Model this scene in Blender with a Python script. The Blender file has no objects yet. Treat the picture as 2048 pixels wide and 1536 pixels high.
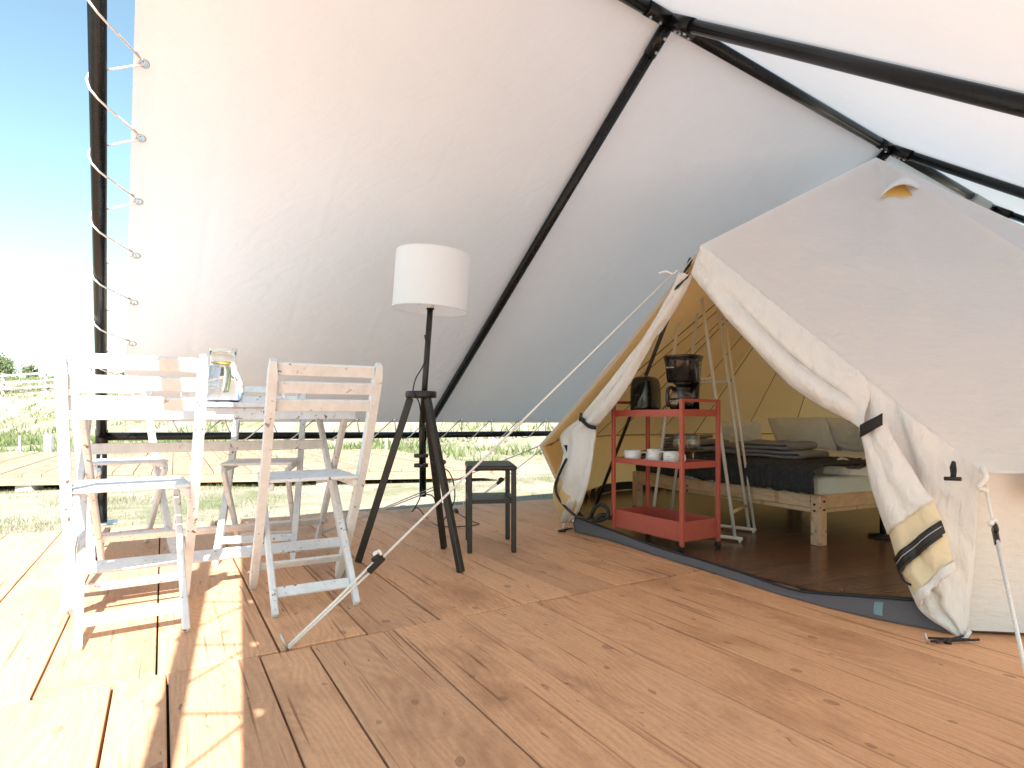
import bpy, math, random
import numpy as np
from mathutils import Vector, Matrix, noise as mnoise

random.seed(7)
rng = np.random.default_rng(7)
S = bpy.context.scene
COL = S.collection
R = math.radians

# ------------------------------------------------------------------ camera
F, H, YH = 1170.0, 0.70, 835.0          # focal length in photo pixels, eye height, horizon row
cam = bpy.data.cameras.new('camera')
cam_o = bpy.data.objects.new('camera', cam); COL.objects.link(cam_o)
cam_o.location = (0, 0, H); cam_o.rotation_euler = (R(90), 0, 0)
cam.sensor_width = 36; cam.lens = F / 2048 * 36
cam.shift_y = (YH - 768) / 2048
cam.clip_start = 0.05; cam.clip_end = 3000
S.camera = cam_o

# ------------------------------------------------------------------ light
SUN = Vector((0.40, -0.97, 1.0)).normalized()
elev = math.asin(SUN.z); azim = math.atan2(SUN.x, SUN.y)
w = bpy.data.worlds.new('World'); S.world = w; w.use_nodes = True
nt = w.node_tree; nt.nodes.clear()
sky = nt.nodes.new('ShaderNodeTexSky'); sky.sky_type = 'NISHITA'; sky.sun_disc = False
sky.sun_elevation = elev; sky.sun_rotation = azim
sky.air_density = 1.0; sky.dust_density = 0.35; sky.ozone_density = 1.0
mulc = nt.nodes.new('ShaderNodeMix'); mulc.data_type = 'RGBA'; mulc.blend_type = 'MULTIPLY'
mulc.inputs[0].default_value = 1.0; mulc.inputs[7].default_value = (0.84, 0.88, 0.72, 1)
bg = nt.nodes.new('ShaderNodeBackground'); bg.inputs[1].default_value = 0.050
wo = nt.nodes.new('ShaderNodeOutputWorld')
nt.links.new(sky.outputs[0], mulc.inputs[6]); nt.links.new(mulc.outputs[2], bg.inputs[0]); nt.links.new(bg.outputs[0], wo.inputs[0])
sun = bpy.data.lights.new('sun', 'SUN'); sun.energy = 2.05; sun.angle = R(0.53); sun.color = (1.0, 0.995, 0.99)
sun_o = bpy.data.objects.new('sun', sun); COL.objects.link(sun_o)
sun_o.rotation_euler = SUN.to_track_quat('Z', 'Y').to_euler()
sun_o.location = (3, -6, 9)
S.view_settings.view_transform = 'Standard'; S.view_settings.look = 'None'
S.view_settings.exposure = 3.0; S.view_settings.gamma = 1.0
S.view_settings.use_curve_mapping = False
S.cycles.max_bounces = 12; S.cycles.diffuse_bounces = 5; S.cycles.transmission_bounces = 10
S.cycles.transparent_max_bounces = 12; S.cycles.sample_clamp_indirect = 8

# ------------------------------------------------------------------ materials
def srgb(r, g, b):
    f = lambda c: (c/255/12.92 if c/255 <= .04045 else ((c/255+.055)/1.055)**2.4)
    return (f(r), f(g), f(b), 1)
class NT:
    def __init__(s, name):
        s.m = bpy.data.materials.new(name); s.m.use_nodes = True
        s.t = s.m.node_tree; s.t.nodes.clear()
        s.out = s.n('ShaderNodeOutputMaterial')
    def n(s, typ, **kw):
        x = s.t.nodes.new(typ)
        for k, v in kw.items(): setattr(x, k, v)
        return x
    def l(s, a, b): s.t.links.new(a, b)
    def coord(s, kind='Object', scale=(1, 1, 1), rand=False):
        tc = s.n('ShaderNodeTexCoord'); o = tc.outputs[kind]
        if rand:
            oi = s.n('ShaderNodeObjectInfo'); ma = s.n('ShaderNodeMath', operation='MULTIPLY'); ma.inputs[1].default_value = 37.0
            s.l(oi.outputs['Random'], ma.inputs[0])
            va = s.n('ShaderNodeVectorMath', operation='ADD'); s.l(o, va.inputs[0]); s.l(ma.outputs[0], va.inputs[1]); o = va.outputs[0]
        mp = s.n('ShaderNodeMapping'); mp.inputs['Scale'].default_value = scale
        s.l(o, mp.inputs['Vector']); return mp.outputs[0]
    def noise(s, vec, scale, detail=4, rough=.55, dist=0):
        x = s.n('ShaderNodeTexNoise'); x.inputs['Scale'].default_value = scale; x.inputs['Detail'].default_value = detail
        x.inputs['Roughness'].default_value = rough; x.inputs['Distortion'].default_value = dist
        if vec is not None: s.l(vec, x.inputs['Vector'])
        return x.outputs['Fac']
    def ramp(s, fac, stops):
        x = s.n('ShaderNodeValToRGB'); e = x.color_ramp.elements
        while len(e) < len(stops): e.new(.5)
        for i, (p, c) in enumerate(stops):
            e[i].position = p; e[i].color = c if len(c) == 4 else (*c, 1)
        s.l(fac, x.inputs[0]); return x.outputs[0]
    def mix(s, fac, a, b, mode='MIX'):
        x = s.n('ShaderNodeMix'); x.data_type = 'RGBA'; x.blend_type = mode
        for i, v in ((0, fac), (6, a), (7, b)):
            if hasattr(v, 'links'): s.l(v, x.inputs[i])
            else: x.inputs[i].default_value = v
        return x.outputs[2]
    def math(s, op, a, b=0.0):
        x = s.n('ShaderNodeMath', operation=op)
        for i, v in ((0, a), (1, b)):
            if hasattr(v, 'links'): s.l(v, x.inputs[i])
            else: x.inputs[i].default_value = v
        return x.outputs[0]
    def bump(s, h, strength=.3, dist=.01):
        x = s.n('ShaderNodeBump'); x.inputs['Strength'].default_value = strength; x.inputs['Distance'].default_value = dist
        s.l(h, x.inputs['Height']); return x.outputs[0]
    def principled(s, color, rough=.5, metal=0, normal=None, **kw):
        p = s.n('ShaderNodeBsdfPrincipled')
        if hasattr(color, 'links'): s.l(color, p.inputs['Base Color'])
        else: p.inputs['Base Color'].default_value = color
        if hasattr(rough, 'links'): s.l(rough, p.inputs['Roughness'])
        else: p.inputs['Roughness'].default_value = rough
        p.inputs['Metallic'].default_value = metal
        for k, v in kw.items(): p.inputs[k].default_value = v
        if normal is not None: s.l(normal, p.inputs['Normal'])
        s.l(p.outputs[0], s.out.inputs[0]); return p

def simple(name, color, rough=.5, metal=0, nscale=0, namp=.15, bump=0, **kw):
    t = NT(name); c = (*color[:3], 1); nrm = None
    if nscale:
        f = t.noise(t.coord('Object'), nscale)
        c2 = tuple(min(1, x*(1-namp)) for x in color[:3]) + (1,); c3 = tuple(min(1, x*(1+namp)) for x in color[:3]) + (1,)
        c = t.ramp(f, [(.3, c2), (.7, c3)])
        if bump: nrm = t.bump(f, bump, .005)
    t.principled(c, rough, metal, nrm, **kw); return t.m

def cloth(name, color, trans, tcolor=None, bscale=(3, 3, 3), bstr=.25, wrinkle=6, dirt=.04):
    t = NT(name); tcolor = tcolor or color
    v = t.coord('Object', bscale)
    f = t.noise(v, wrinkle, 5, .55, .6)
    wv = t.noise(t.coord('Object'), 420, 2)
    r2 = t.noise(t.coord('Object'), 1.3, 3)
    nb = t.n('ShaderNodeBump'); nb.inputs['Strength'].default_value = bstr; nb.inputs['Distance'].default_value = .02; t.l(f, nb.inputs['Height'])
    nb2 = t.n('ShaderNodeBump'); nb2.inputs['Strength'].default_value = .12; nb2.inputs['Distance'].default_value = .002
    t.l(wv, nb2.inputs['Height']); t.l(nb.outputs[0], nb2.inputs['Normal'])
    dc = tuple(x*(1-dirt) for x in color[:3]) + (1,)
    c = t.ramp(r2, [(.35, (*color[:3], 1)), (.75, dc)])
    d = t.n('ShaderNodeBsdfDiffuse'); t.l(c, d.inputs[0]); t.l(nb2.outputs[0], d.inputs['Normal'])
    tr = t.n('ShaderNodeBsdfTranslucent'); tr.inputs[0].default_value = (*tcolor[:3], 1); t.l(nb2.outputs[0], tr.inputs['Normal'])
    mx = t.n('ShaderNodeMixShader'); mx.inputs[0].default_value = trans
    t.l(d.outputs[0], mx.inputs[1]); t.l(tr.outputs[0], mx.inputs[2]); t.l(mx.outputs[0], t.out.inputs[0])
    return t.m

def wood(name, light, dark, knot, rough=.55, grain=1.0, knots=True, bumpk=.25):
    t = NT(name)
    oi = t.n('ShaderNodeObjectInfo'); rnd = oi.outputs['Random']
    v = t.coord('Object', (1, 1, 1), rand=True)
    def mp(vec, sc):
        m = t.n('ShaderNodeMapping'); m.inputs['Scale'].default_value = sc; t.l(vec, m.inputs['Vector']); return m.outputs[0]
    broad = t.noise(mp(v, (.9, 7*grain, 7)), 1.0, 5, .6, 1.2)
    # growth rings: bands that wander along the board
    wob = t.noise(mp(v, (1.1, 3.5*grain, 3)), 1.0, 2, .5, .5)
    yy = t.n('ShaderNodeSeparateXYZ'); t.l(v, yy.inputs[0])
    ph = t.math('ADD', t.math('MULTIPLY', yy.outputs[1], 330.0*grain), t.math('MULTIPLY', wob, 120.0))
    ring = t.math('ADD', t.math('MULTIPLY', t.math('SINE', ph), .5), .5)
    fine = t.noise(mp(v, (3.5, 105*grain, 60)), 1.0, 3, .7)
    f = t.math('ADD', t.math('MULTIPLY', broad, .46), t.math('ADD', t.math('MULTIPLY', ring, .19), t.math('MULTIPLY', fine, .62)))
    c = t.ramp(f, [(.36, light), (.60, tuple((a+b)/2 for a, b in zip(light, dark))), (.88, dark)])
    # warm / pale board to board
    tone = t.ramp(rnd, [(0, (.84, .80, .78)), (.35, (1, .97, .93)), (.7, (.93, .86, .80)), (1, (1.08, 1.05, 1.0))])
    c = t.mix(1.0, c, tone, 'MULTIPLY')
    blot = t.ramp(t.noise(mp(v, (1.3, 2.6, 2)), 1.6, 6, .65), [(.52, (1, 1, 1)), (.72, (.62, .56, .53))])
    c = t.mix(.8, c, blot, 'MULTIPLY')
    streak = t.ramp(t.noise(mp(v, (1.6, 60*grain, 20)), 1.0, 2, .5, .2), [(.64, (1, 1, 1)), (.71, (.34, .27, .23))])
    c = t.mix(.75, c, streak, 'MULTIPLY')
    spk = t.ramp(t.noise(mp(v, (14, 30, 10)), 4.0, 4, .75), [(.30, (.80, .78, .76)), (.55, (1, 1, 1))])
    c = t.mix(.7, c, spk, 'MULTIPLY')
    nick = t.ramp(t.noise(mp(v, (9, 46, 10)), 1.0, 4, .6, .4), [(.685, (1, 1, 1)), (.71, (.30, .23, .19))])
    c = t.mix(.8, c, nick, 'MULTIPLY')
    if knots:
        dv = t.n('ShaderNodeVectorMath', operation='ADD')
        nz = t.n('ShaderNodeTexNoise'); nz.inputs['Scale'].default_value = 14; t.l(v, nz.inputs['Vector'])
        sc = t.n('ShaderNodeVectorMath', operation='SCALE'); sc.inputs['Scale'].default_value = .035; t.l(nz.outputs['Color'], sc.inputs[0])
        t.l(v, dv.inputs[0]); t.l(sc.outputs[0], dv.inputs[1])
        vo = t.n('ShaderNodeTexVoronoi', voronoi_dimensions='2D'); vo.inputs['Scale'].default_value = 1.0
        t.l(mp(dv.outputs[0], (3.6, 5.6, 1)), vo.inputs['Vector'])
        sep = t.n('ShaderNodeSeparateColor'); t.l(vo.outputs['Color'], sep.inputs[0])
        sel = t.math('GREATER_THAN', sep.outputs[0], .30)
        size = t.math('ADD', t.math('MULTIPLY', sep.outputs[1], .055), .020)
        kd = t.math('DIVIDE', vo.outputs['Distance'], size)
        km = t.ramp(kd, [(.0, (.9,)*3), (.62, (.55,)*3), (.80, (1.,)*3), (1.0, (.0,)*3)])
        c = t.mix(t.math('MULTIPLY', t.math('MULTIPLY', km, sel), .72), c, knot)
    nrm = t.bump(f, bumpk, .004)
    t.principled(c, rough, 0, nrm, **{'Specular IOR Level': .3})
    return t.m

def painted(name):
    t = NT(name)
    v = t.coord('Object', (1, 1, 1), rand=True)
    chip = t.noise(v, 38, 6, .7)
    big = t.noise(v, 5, 3, .6)
    wash = t.noise(v, 16, 5, .7)
    g = t.n('ShaderNodeMapping'); g.inputs['Scale'].default_value = (60, 60, 5); t.l(v, g.inputs['Vector'])
    gr = t.noise(g.outputs[0], 1, 3, .6)
    base = t.ramp(wash, [(.35, (.78, .825, .88)), (.72, (.66, .69, .73))])
    base = t.mix(.35, base, t.ramp(gr, [(.35, (.7, .68, .66)), (.65, (.85, .85, .85))]), 'MULTIPLY')
    m = t.math('MULTIPLY', t.ramp(chip, [(.60, (0,)*3), (.63, (1,)*3)]), t.ramp(big, [(.46, (0,)*3), (.56, (1,)*3)]))
    c = t.mix(m, base, (.17, .12, .09, 1))
    nrm = t.bump(t.math('SUBTRACT', gr, m), .25, .002)
    t.principled(c, .55, 0, nrm, **{'Specular IOR Level': .35}); return t.m

M = {}
M['deck'] = wood('deck_wood', (.80, .485, .29, 1), (.62, .35, .195, 1), (.20, .095, .055, 1), .62)
M['deck2'] = wood('far_deck_wood', (.46, .33, .225, 1), (.36, .245, .16, 1), (.2, .1, .06, 1), .7)
M['floor'] = wood('tent_floor_board', (.20, .115, .08, 1), (.125, .072, .052, 1), (.04, .02, .015, 1), .22, knots=False, bumpk=.12)
M['pine'] = wood('pine', (.76, .61, .47, 1), (.62, .46, .33, 1), (.34, .2, .12, 1), .5, grain=.7)
M['joist'] = simple('joist', (.07, .045, .03), .9, nscale=8)
M['white_wood'] = painted('white_painted_wood')
M['canopy'] = cloth('canopy_sheet', (.82, .88, .955), .070, (.83, .87, .93), (1.2, 3.2, 1.2), .30, 5)
M['canvas'] = cloth('tent_canvas', (.925, .945, .975), .35, (1, .99, .98), (2, 2, 5), .5, 6)
M['liner'] = cloth('tent_liner', (.95, .52, .12), .78, (1.0, .78, .40), (2, 2, 3), .25, 4)
M['flap'] = cloth('door_flap_cloth', (.89, .89, .90), .25, (.9, .84, .77), (5, 5, 1.6), .75, 6)
M['flap_lining'] = cloth('flap_lining_cloth', (.84, .64, .34), .30, (.9, .66, .32), (4, 4, 4), .35, 6)
M['grey_sheet'] = cloth('grey_groundsheet', (.13, .125, .138), .03, None, (3, 3, 3), .35, 5)
M['steel'] = simple('black_powder_steel', (.008, .008, .009), .27, 0, 30, .2, **{'Specular IOR Level': .28})
M['zinc'] = simple('zinc', (.55, .55, .55), .5, 1.0)
M['rope'] = simple('rope_white', (.78, .76, .74), .8, 0, 300, .15, .4)
M['rope_grey'] = simple('rope_grey', (.52, .52, .54), .8, 0, 300, .15, .4)
M['black_strap'] = simple('black_webbing', (.014, .014, .016), .75, 0, 200, .3, .3)
M['black_lamp'] = simple('black_stained_wood', (.016, .013, .012), .38, 0, 20, .3)
M['black_matte'] = simple('black_lacquer', (.018, .018, .020), .42, 0, 25, .25)
M['black_gloss'] = simple('black_gloss_plastic', (.008, .009, .010), .10)
M['black_plastic'] = simple('black_plastic', (.012, .012, .012), .45)
M['grey_plastic'] = simple('grey_plastic', (.25, .25, .26), .35)
M['shade'] = cloth('lamp_shade_cloth', (.90, .93, .97), .42, (.94, .96, .99), (1, 1, 1), .03, 3, .01)
M['red'] = simple('red_powder_coat', (.42, .088, .062), .45, 0, 40, .06)
M['white_metal'] = simple('white_powder_coat', (.70, .71, .70), .35)
M['ceramic'] = simple('white_ceramic', (.72, .73, .75), .16)
t = NT('speckled_ceramic'); vv = t.n('ShaderNodeTexVoronoi'); vv.inputs['Scale'].default_value = 75; t.l(t.coord('Object'), vv.inputs['Vector'])
t.principled(t.ramp(vv.outputs['Distance'], [(.16, (.10, .11, .12)), (.24, (.72, .73, .74))]), .18); M['speckle'] = t.m
M['print'] = simple('grey_print', (.16, .17, .18), .5)
M['white_print'] = simple('white_print', (.55, .56, .58), .4)
M['glass'] = simple('clear_glass', (1, 1, 1), 0.0, **{'Transmission Weight': 1.0, 'IOR': 1.45})
M['water'] = simple('water', (1, 1, 1), 0.0, **{'Transmission Weight': 1.0, 'IOR': 1.33})
M['lemon'] = simple('lemon', (.75, .55, .06), .45, 0, 40, .2)
M['cucumber'] = simple('green_peel', (.22, .38, .12), .45, 0, 40, .3)
M['cuke_flesh'] = simple('pale_flesh', (.72, .80, .66), .5, 0, 40, .1)
M['sheet'] = cloth('bed_linen', (.80, .86, .95), .05, None, (4, 4, 4), .6, 5)
M['pillow'] = cloth('pillow_linen', (.82, .86, .95), .05, None, (5, 5, 5), .5, 5)
M['mattress'] = cloth('mattress_cover', (.64, .77, .88), .05, None, (4, 4, 4), .5, 4)
M['throw'] = simple('dark_throw', (.030, .034, .040), .95, 0, 90, .35, .5)
M['towel'] = simple('grey_towel', (.23, .235, .27), .97, 0, 220, .3, .9)
M['chrome'] = simple('chrome', (.75, .75, .76), .12, 1.0)
M['zip'] = simple('zip_black', (.012, .012, .014), .5)
M['concrete'] = simple('concrete', (.5, .48, .45), .9, 0, 12, .2, .4)
M['grey_wood'] = simple('weathered_wood', (.42, .38, .35), .9, 0, 6, .25, .3)
M['bark'] = simple('bark', (.12, .09, .07), .9, 0, 8, .3, .5)
M['plastic_film'] = simple('clear_film', (.9, .95, .97), .15, **{'Transmission Weight': .6, 'IOR': 1.1})

# ground: dry grass, sand and green patches
t = NT('ground_soil'); v = t.coord('Object')
n1 = t.noise(v, .55, 6, .65, .3); n2 = t.noise(v, 3.2, 5, .7); n3 = t.noise(v, 22, 4, .7)
dry = t.ramp(n3, [(.3, (.36, .30, .235)), (.7, (.27, .225, .165))])
grn = t.ramp(n3, [(.3, (.115, .14, .06)), (.7, (.17, .18, .085))])
c = t.mix(t.ramp(t.math('ADD', t.math('MULTIPLY', n1, .6), t.math('MULTIPLY', n2, .4)), [(.46, (0,)*3), (.64, (1,)*3)]), dry, grn)
t.principled(c, .95, 0, t.bump(n3, .6, .02), **{'Specular IOR Level': .1}); M['ground'] = t.m
def leafmat(name, a, b, scale, trans=.3):
    t = NT(name); f = t.noise(t.coord('Object'), scale, 3, .7)
    c = t.ramp(f, [(.35, a), (.65, b)])
    d = t.n('ShaderNodeBsdfDiffuse'); t.l(c, d.inputs[0]); tr = t.n('ShaderNodeBsdfTranslucent'); t.l(c, tr.inputs[0])
    mx = t.n('ShaderNodeMixShader'); mx.inputs[0].default_value = trans
    t.l(d.outputs[0], mx.inputs[1]); t.l(tr.outputs[0], mx.inputs[2]); t.l(mx.outputs[0], t.out.inputs[0]); return t.m
M['grass'] = leafmat('grass_blades', (.25, .24, .13), (.13, .18, .07), 1.5)
M['scrub'] = leafmat('scrub_leaves', (.24, .25, .12), (.10, .165, .055), .6)
M['leaf'] = leafmat('tree_leaves', (.16, .20, .10), (.22, .25, .14), 1.0)

# ------------------------------------------------------------------ mesh helpers
class MB:
    def __init__(s): s.v = []; s.f = []; s.sm = []
    def add(s, verts, faces, smooth=False):
        o = len(s.v); s.v += [tuple(p) for p in verts]
        s.f += [tuple(i+o for i in f) for f in faces]; s.sm += [smooth]*len(faces); return s
    def box(s, c, size, rot=None, bev=0.0, top=None):
        """box with all long edges chamfered when bev > 0; rot = 3x3 Matrix"""
        x, y, z = (q/2 for q in size); rot = rot or Matrix.Identity(3); c = Vector(c)
        if bev <= 0:
            P = [Vector((sx*x, sy*y, sz*z)) for sz in (-1, 1) for sy in (-1, 1) for sx in (-1, 1)]
            fs = [(0, 2, 3, 1), (4, 5, 7, 6), (0, 1, 5, 4), (2, 6, 7, 3), (0, 4, 6, 2), (1, 3, 7, 5)]
            return s.add([c + rot @ p for p in P], fs)
        b = min(bev, x*.9, y*.9, z*.9); P = []; idx = {}
        for sx in (-1, 1):
            for sy in (-1, 1):
                for sz in (-1, 1):
                    for k, p in enumerate(((x, y-b, z-b), (x-b, y, z-b), (x-b, y-b, z))):
                        idx[(sx, sy, sz, k)] = len(P); P.append(Vector((sx*p[0], sy*p[1], sz*p[2])))
        fs = []
        for k in range(3):
            for sg in (-1, 1):
                o = [q for q in range(3) if q != k]; loop = []
                for a, bb in ((-1, -1), (1, -1), (1, 1), (-1, 1)):
                    t3 = [0, 0, 0]; t3[k] = sg; t3[o[0]] = a; t3[o[1]] = bb; loop.append(idx[(*t3, k)])
                fs.append(tuple(loop))
        for k in range(3):                      # edges along axis k
            o = [q for q in range(3) if q != k]
            for a in (-1, 1):
                for bb in (-1, 1):
                    q = []
                    for e, kk in ((-1, o[0]), (-1, o[1]), (1, o[1]), (1, o[0])):
                        t3 = [0, 0, 0]; t3[k] = e; t3[o[0]] = a; t3[o[1]] = bb; q.append(idx[(*t3, kk)])
                    fs.append(tuple(q))
        for sx in (-1, 1):
            for sy in (-1, 1):
                for sz in (-1, 1): fs.append(tuple(idx[(sx, sy, sz, k)] for k in range(3)))
        return s.add([c + rot @ p for p in P], fs)
    def bar(s, a, b, wd, ht, up=(0, 0, 1), bev=.003):
        """rectangular bar from a to b, wd across, ht along 'up'"""
        a, b = Vector(a), Vector(b); x = (b-a); L = x.length; x.normalize()
        y = Vector(up).cross(x)
        if y.length < 1e-4: y = Vector((1, 0, 0)).cross(x)
        y.normalize(); z = x.cross(y)
        rot = Matrix((x, y, z)).transposed()
        return s.box((a+b)/2, (L, wd, ht), rot, bev)
    def tube(s, path, r, n=8, cap=True, closed=False):
        P = [Vector(p) for p in path]; m = len(P)
        rs = r if isinstance(r, (list, tuple)) else [r]*m
        T = []
        for i in range(m):
            a = P[(i-1) % m] if (closed or i > 0) else P[i]; b = P[(i+1) % m] if (closed or i < m-1) else P[i]
            T.append((b-a).normalized())
        nrm = T[0].orthogonal().normalized(); V = []
        for i in range(m):
            nrm = (nrm - T[i]*nrm.dot(T[i]))
            if nrm.length < 1e-5: nrm = T[i].orthogonal()
            nrm.normalize(); bn = T[i].cross(nrm)
            for k in range(n):
                an = 2*math.pi*k/n; V.append(P[i] + (nrm*math.cos(an) + bn*math.sin(an))*rs[i])
        fs = []
        for i in range(m if closed else m-1):
            j = (i+1) % m
            for k in range(n): fs.append((i*n+k, i*n+(k+1) % n, j*n+(k+1) % n, j*n+k))
        s.add(V, fs, True)
        if cap and not closed:
            o = len(s.v) - len(V)
            s.f += [tuple(o+k for k in range(n))[::-1], tuple(o+(m-1)*n+k for k in range(n))]; s.sm += [False, False]
        return s
    def lathe(s, prof, c=(0, 0, 0), n=24, mat=None, cap=False):
        c = Vector(c); V = []; mat = mat or Matrix.Identity(3)
        for r, z in prof:
            for k in range(n):
                an = 2*math.pi*k/n; V.append(c + mat @ Vector((r*math.cos(an), r*math.sin(an), z)))
        fs = [(i*n+k, i*n+(k+1) % n, (i+1)*n+(k+1) % n, (i+1)*n+k) for i in range(len(prof)-1) for k in range(n)]
        if cap: fs += [tuple(range(n))[::-1], tuple((len(prof)-1)*n+k for k in range(n))]
        return s.add(V, fs, True)
    def grid(s, fn, nu, nv, smooth=True, hole=None):
        V = [fn(i/nu, j/nv) for j in range(nv+1) for i in range(nu+1)]
        fs = [(j*(nu+1)+i, j*(nu+1)+i+1, (j+1)*(nu+1)+i+1, (j+1)*(nu+1)+i) for j in range(nv) for i in range(nu)
              if hole is None or not (hole[0] < (i+.5)/nu < hole[1] and hole[2] < (j+.5)/nv < hole[3])]
        return s.add(V, fs, smooth)
    def disc(s, c, r, n=24, z=0):
        return s.lathe([(1e-4, z), (r, z)], c, n)
    def build(s, name, mat, parent=None, world=True, loc=None, rot=None, solid=0.0, offset=0.0):
        me = bpy.data.meshes.new(name)
        off = Vector((0, 0, 0))
        if parent is not None and world:
            p = parent
            while p.parent: p = p.parent
            off = p.location
        vs = [(a-off.x, b-off.y, c-off.z) for a, b, c in s.v] if off.length > 0 else s.v
        me.from_pydata(vs, [], s.f); me.polygons.foreach_set('use_smooth', s.sm)
        me.validate(); me.update()
        me.materials.append(mat)
        o = bpy.data.objects.new(name, me); COL.objects.link(o)
        if parent is not None: o.parent = parent
        if loc is not None: o.location = loc
        if rot is not None: o.rotation_euler = rot
        if solid:
            md = o.modifiers.new('thickness', 'SOLIDIFY'); md.thickness = solid; md.offset = offset
        return o

def tag(o, label=None, cat=None, group=None, kind=None):
    for k, v in (('label', label), ('category', cat), ('group', group), ('kind', kind)):
        if v: o[k] = v
    return o
def thing(name, label, cat, loc, rz=0, group=None):
    o = bpy.data.objects.new(name, None); COL.objects.link(o); o.empty_display_size = .1
    o.location = loc; o.rotation_euler = (0, 0, rz)
    return tag(o, label, cat, group)
KIDS = {}
def copy_tree(o, parent=None):
    c = o.copy(); COL.objects.link(c)
    if parent: c.parent = parent
    for ch in [x for x in COL.objects if x.parent == o]: copy_tree(ch, c)
    return c
def copy_part(o, mat4):
    c = o.copy(); COL.objects.link(c); c.matrix_local = mat4; return c

V3 = lambda x, y, z=0: Vector((x, y, z))
def ground_pt(px, py, z=0.0):
    d = (H-z)*F/(py-YH); return Vector(((px-1024)/F*d, d, z))
def on_ray(px, py, d): return Vector(((px-1024)/F*d, d, H-(py-YH)/F*d))
def fbm(p, s, oct=3): return mnoise.fractal(Vector(p)*s, .5, 2.0, oct)
U2 = Vector((-.51288, .85846, 0)); W2 = Vector((.85846, .51288, 0))     # along / across the boards
AB = lambda a, b, z=0: W2*a + U2*b + Vector((0, 0, z))

# ------------------------------------------------------------------ ground and bank
def bank_h(x, y):
    # foot of the sandy bank runs from far left to middle distance right
    p = Vector((x+23.6, y-27.0)); dr = Vector((21.7, -9.1)).normalized(); n = Vector((-dr.y, dr.x))
    d = p.dot(n) if n.y > 0 else -p.dot(n)
    t = max(0.0, min(1.0, (d+.6)/8.5)); s_ = t*t*(3-2*t)
    h = -.20 + 3.45*s_ + .16*s_*fbm((x, y, 3), .35) + .035*fbm((x, y, 9), .9)
    if d > 8: h += min(1.5, (d-8)*.012)
    return h
def gaxis(lo, hi, near, step_n, growth):
    a = [0.0]; st = step_n
    while a[-1] < hi:
        a.append(a[-1]+st)
        if a[-1] > near: st *= growth
    b = [0.0]; st = step_n
    while b[-1] > lo:
        b.append(b[-1]-st)
        if -b[-1] > near: st *= growth
    return sorted(set(a+b))
gx = gaxis(-900, 900, 26, .8, 1.18); gy = gaxis(-300, 1100, 40, .8, 1.18)
mb = MB(); V = []
for y in gy:
    for x in gx: V.append((x, y, bank_h(x, y)))
nx = len(gx)
mb.add(V, [(j*nx+i, j*nx+i+1, (j+1)*nx+i+1, (j+1)*nx+i) for j in range(len(gy)-1) for i in range(nx-1)], True)
tag(mb.build('ground', M['ground']), kind='structure')

def np_mesh(name, verts, faces3, mat):
    me = bpy.data.meshes.new(name)
    me.vertices.add(len(verts)); me.vertices.foreach_set('co', np.asarray(verts, dtype=np.float32).ravel())
    nf = len(faces3); me.loops.add(nf*3); me.loops.foreach_set('vertex_index', np.asarray(faces3, dtype=np.int32).ravel())
    me.polygons.add(nf); me.polygons.foreach_set('loop_start', np.arange(0, nf*3, 3, dtype=np.int32))
    me.polygons.foreach_set('loop_total', np.full(nf, 3, dtype=np.int32))
    me.update(calc_edges=True); me.validate(); me.materials.append(mat)
    o = bpy.data.objects.new(name, me); COL.objects.link(o); return o
def blades(base, hmin, hmax, wid, lean):
    n = len(base); an = rng.uniform(0, 2*np.pi, n); h = rng.uniform(hmin, hmax, n)
    dx, dy = np.cos(an)*wid/2, np.sin(an)*wid/2
    la = rng.uniform(0, 2*np.pi, n); lr = rng.uniform(.2, 1, n)*lean*h
    a = base + np.stack([dx, dy, np.zeros(n)], 1); b = base - np.stack([dx, dy, np.zeros(n)], 1)
    c = base + np.stack([np.cos(la)*lr, np.sin(la)*lr, h], 1)
    v = np.stack([a, b, c], 1).reshape(-1, 3); return v, np.arange(n*3).reshape(-1, 3)
def patch(x, y, s=.6): return fbm((x, y, 1.7), s, 4)
# lawn between the two decks
P = []
while len(P) < 26000:
    x, y = rng.uniform(-9, 5), rng.uniform(3.0, 9.5)
    a, b = x*W2.x+y*W2.y, x*U2.x+y*U2.y
    if b < 4.50-.12*a + .06: continue
    if patch(x, y, .8) + rng.uniform(-.35, .35) < -.02: continue
    P.append((x, y, bank_h(x, y)-.005))
v, f = blades(np.array(P), .02, .06, .006, .8)
tag(np_mesh('grass', v, f, M['grass']), 'short patchy dry grass on the lawn between the two decks', None, None, 'stuff')
P = []
while len(P) < 30000:
    x, y = rng.uniform(-36, 12), rng.uniform(9, 44)
    if abs(x/y) > .95: continue
    h = bank_h(x, y)
    if patch(x, y, .35) + .5*patch(x, y, 1.4) + rng.uniform(-.25, .25) < .10: continue
    P.append((x, y, h-.02))
v, f = blades(np.array(P), .08, .32, .06, .9)
tag(np_mesh('scrub', v, f, M['scrub']), 'patchy green scrub growing on the sandy bank', None, None, 'stuff')

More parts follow.
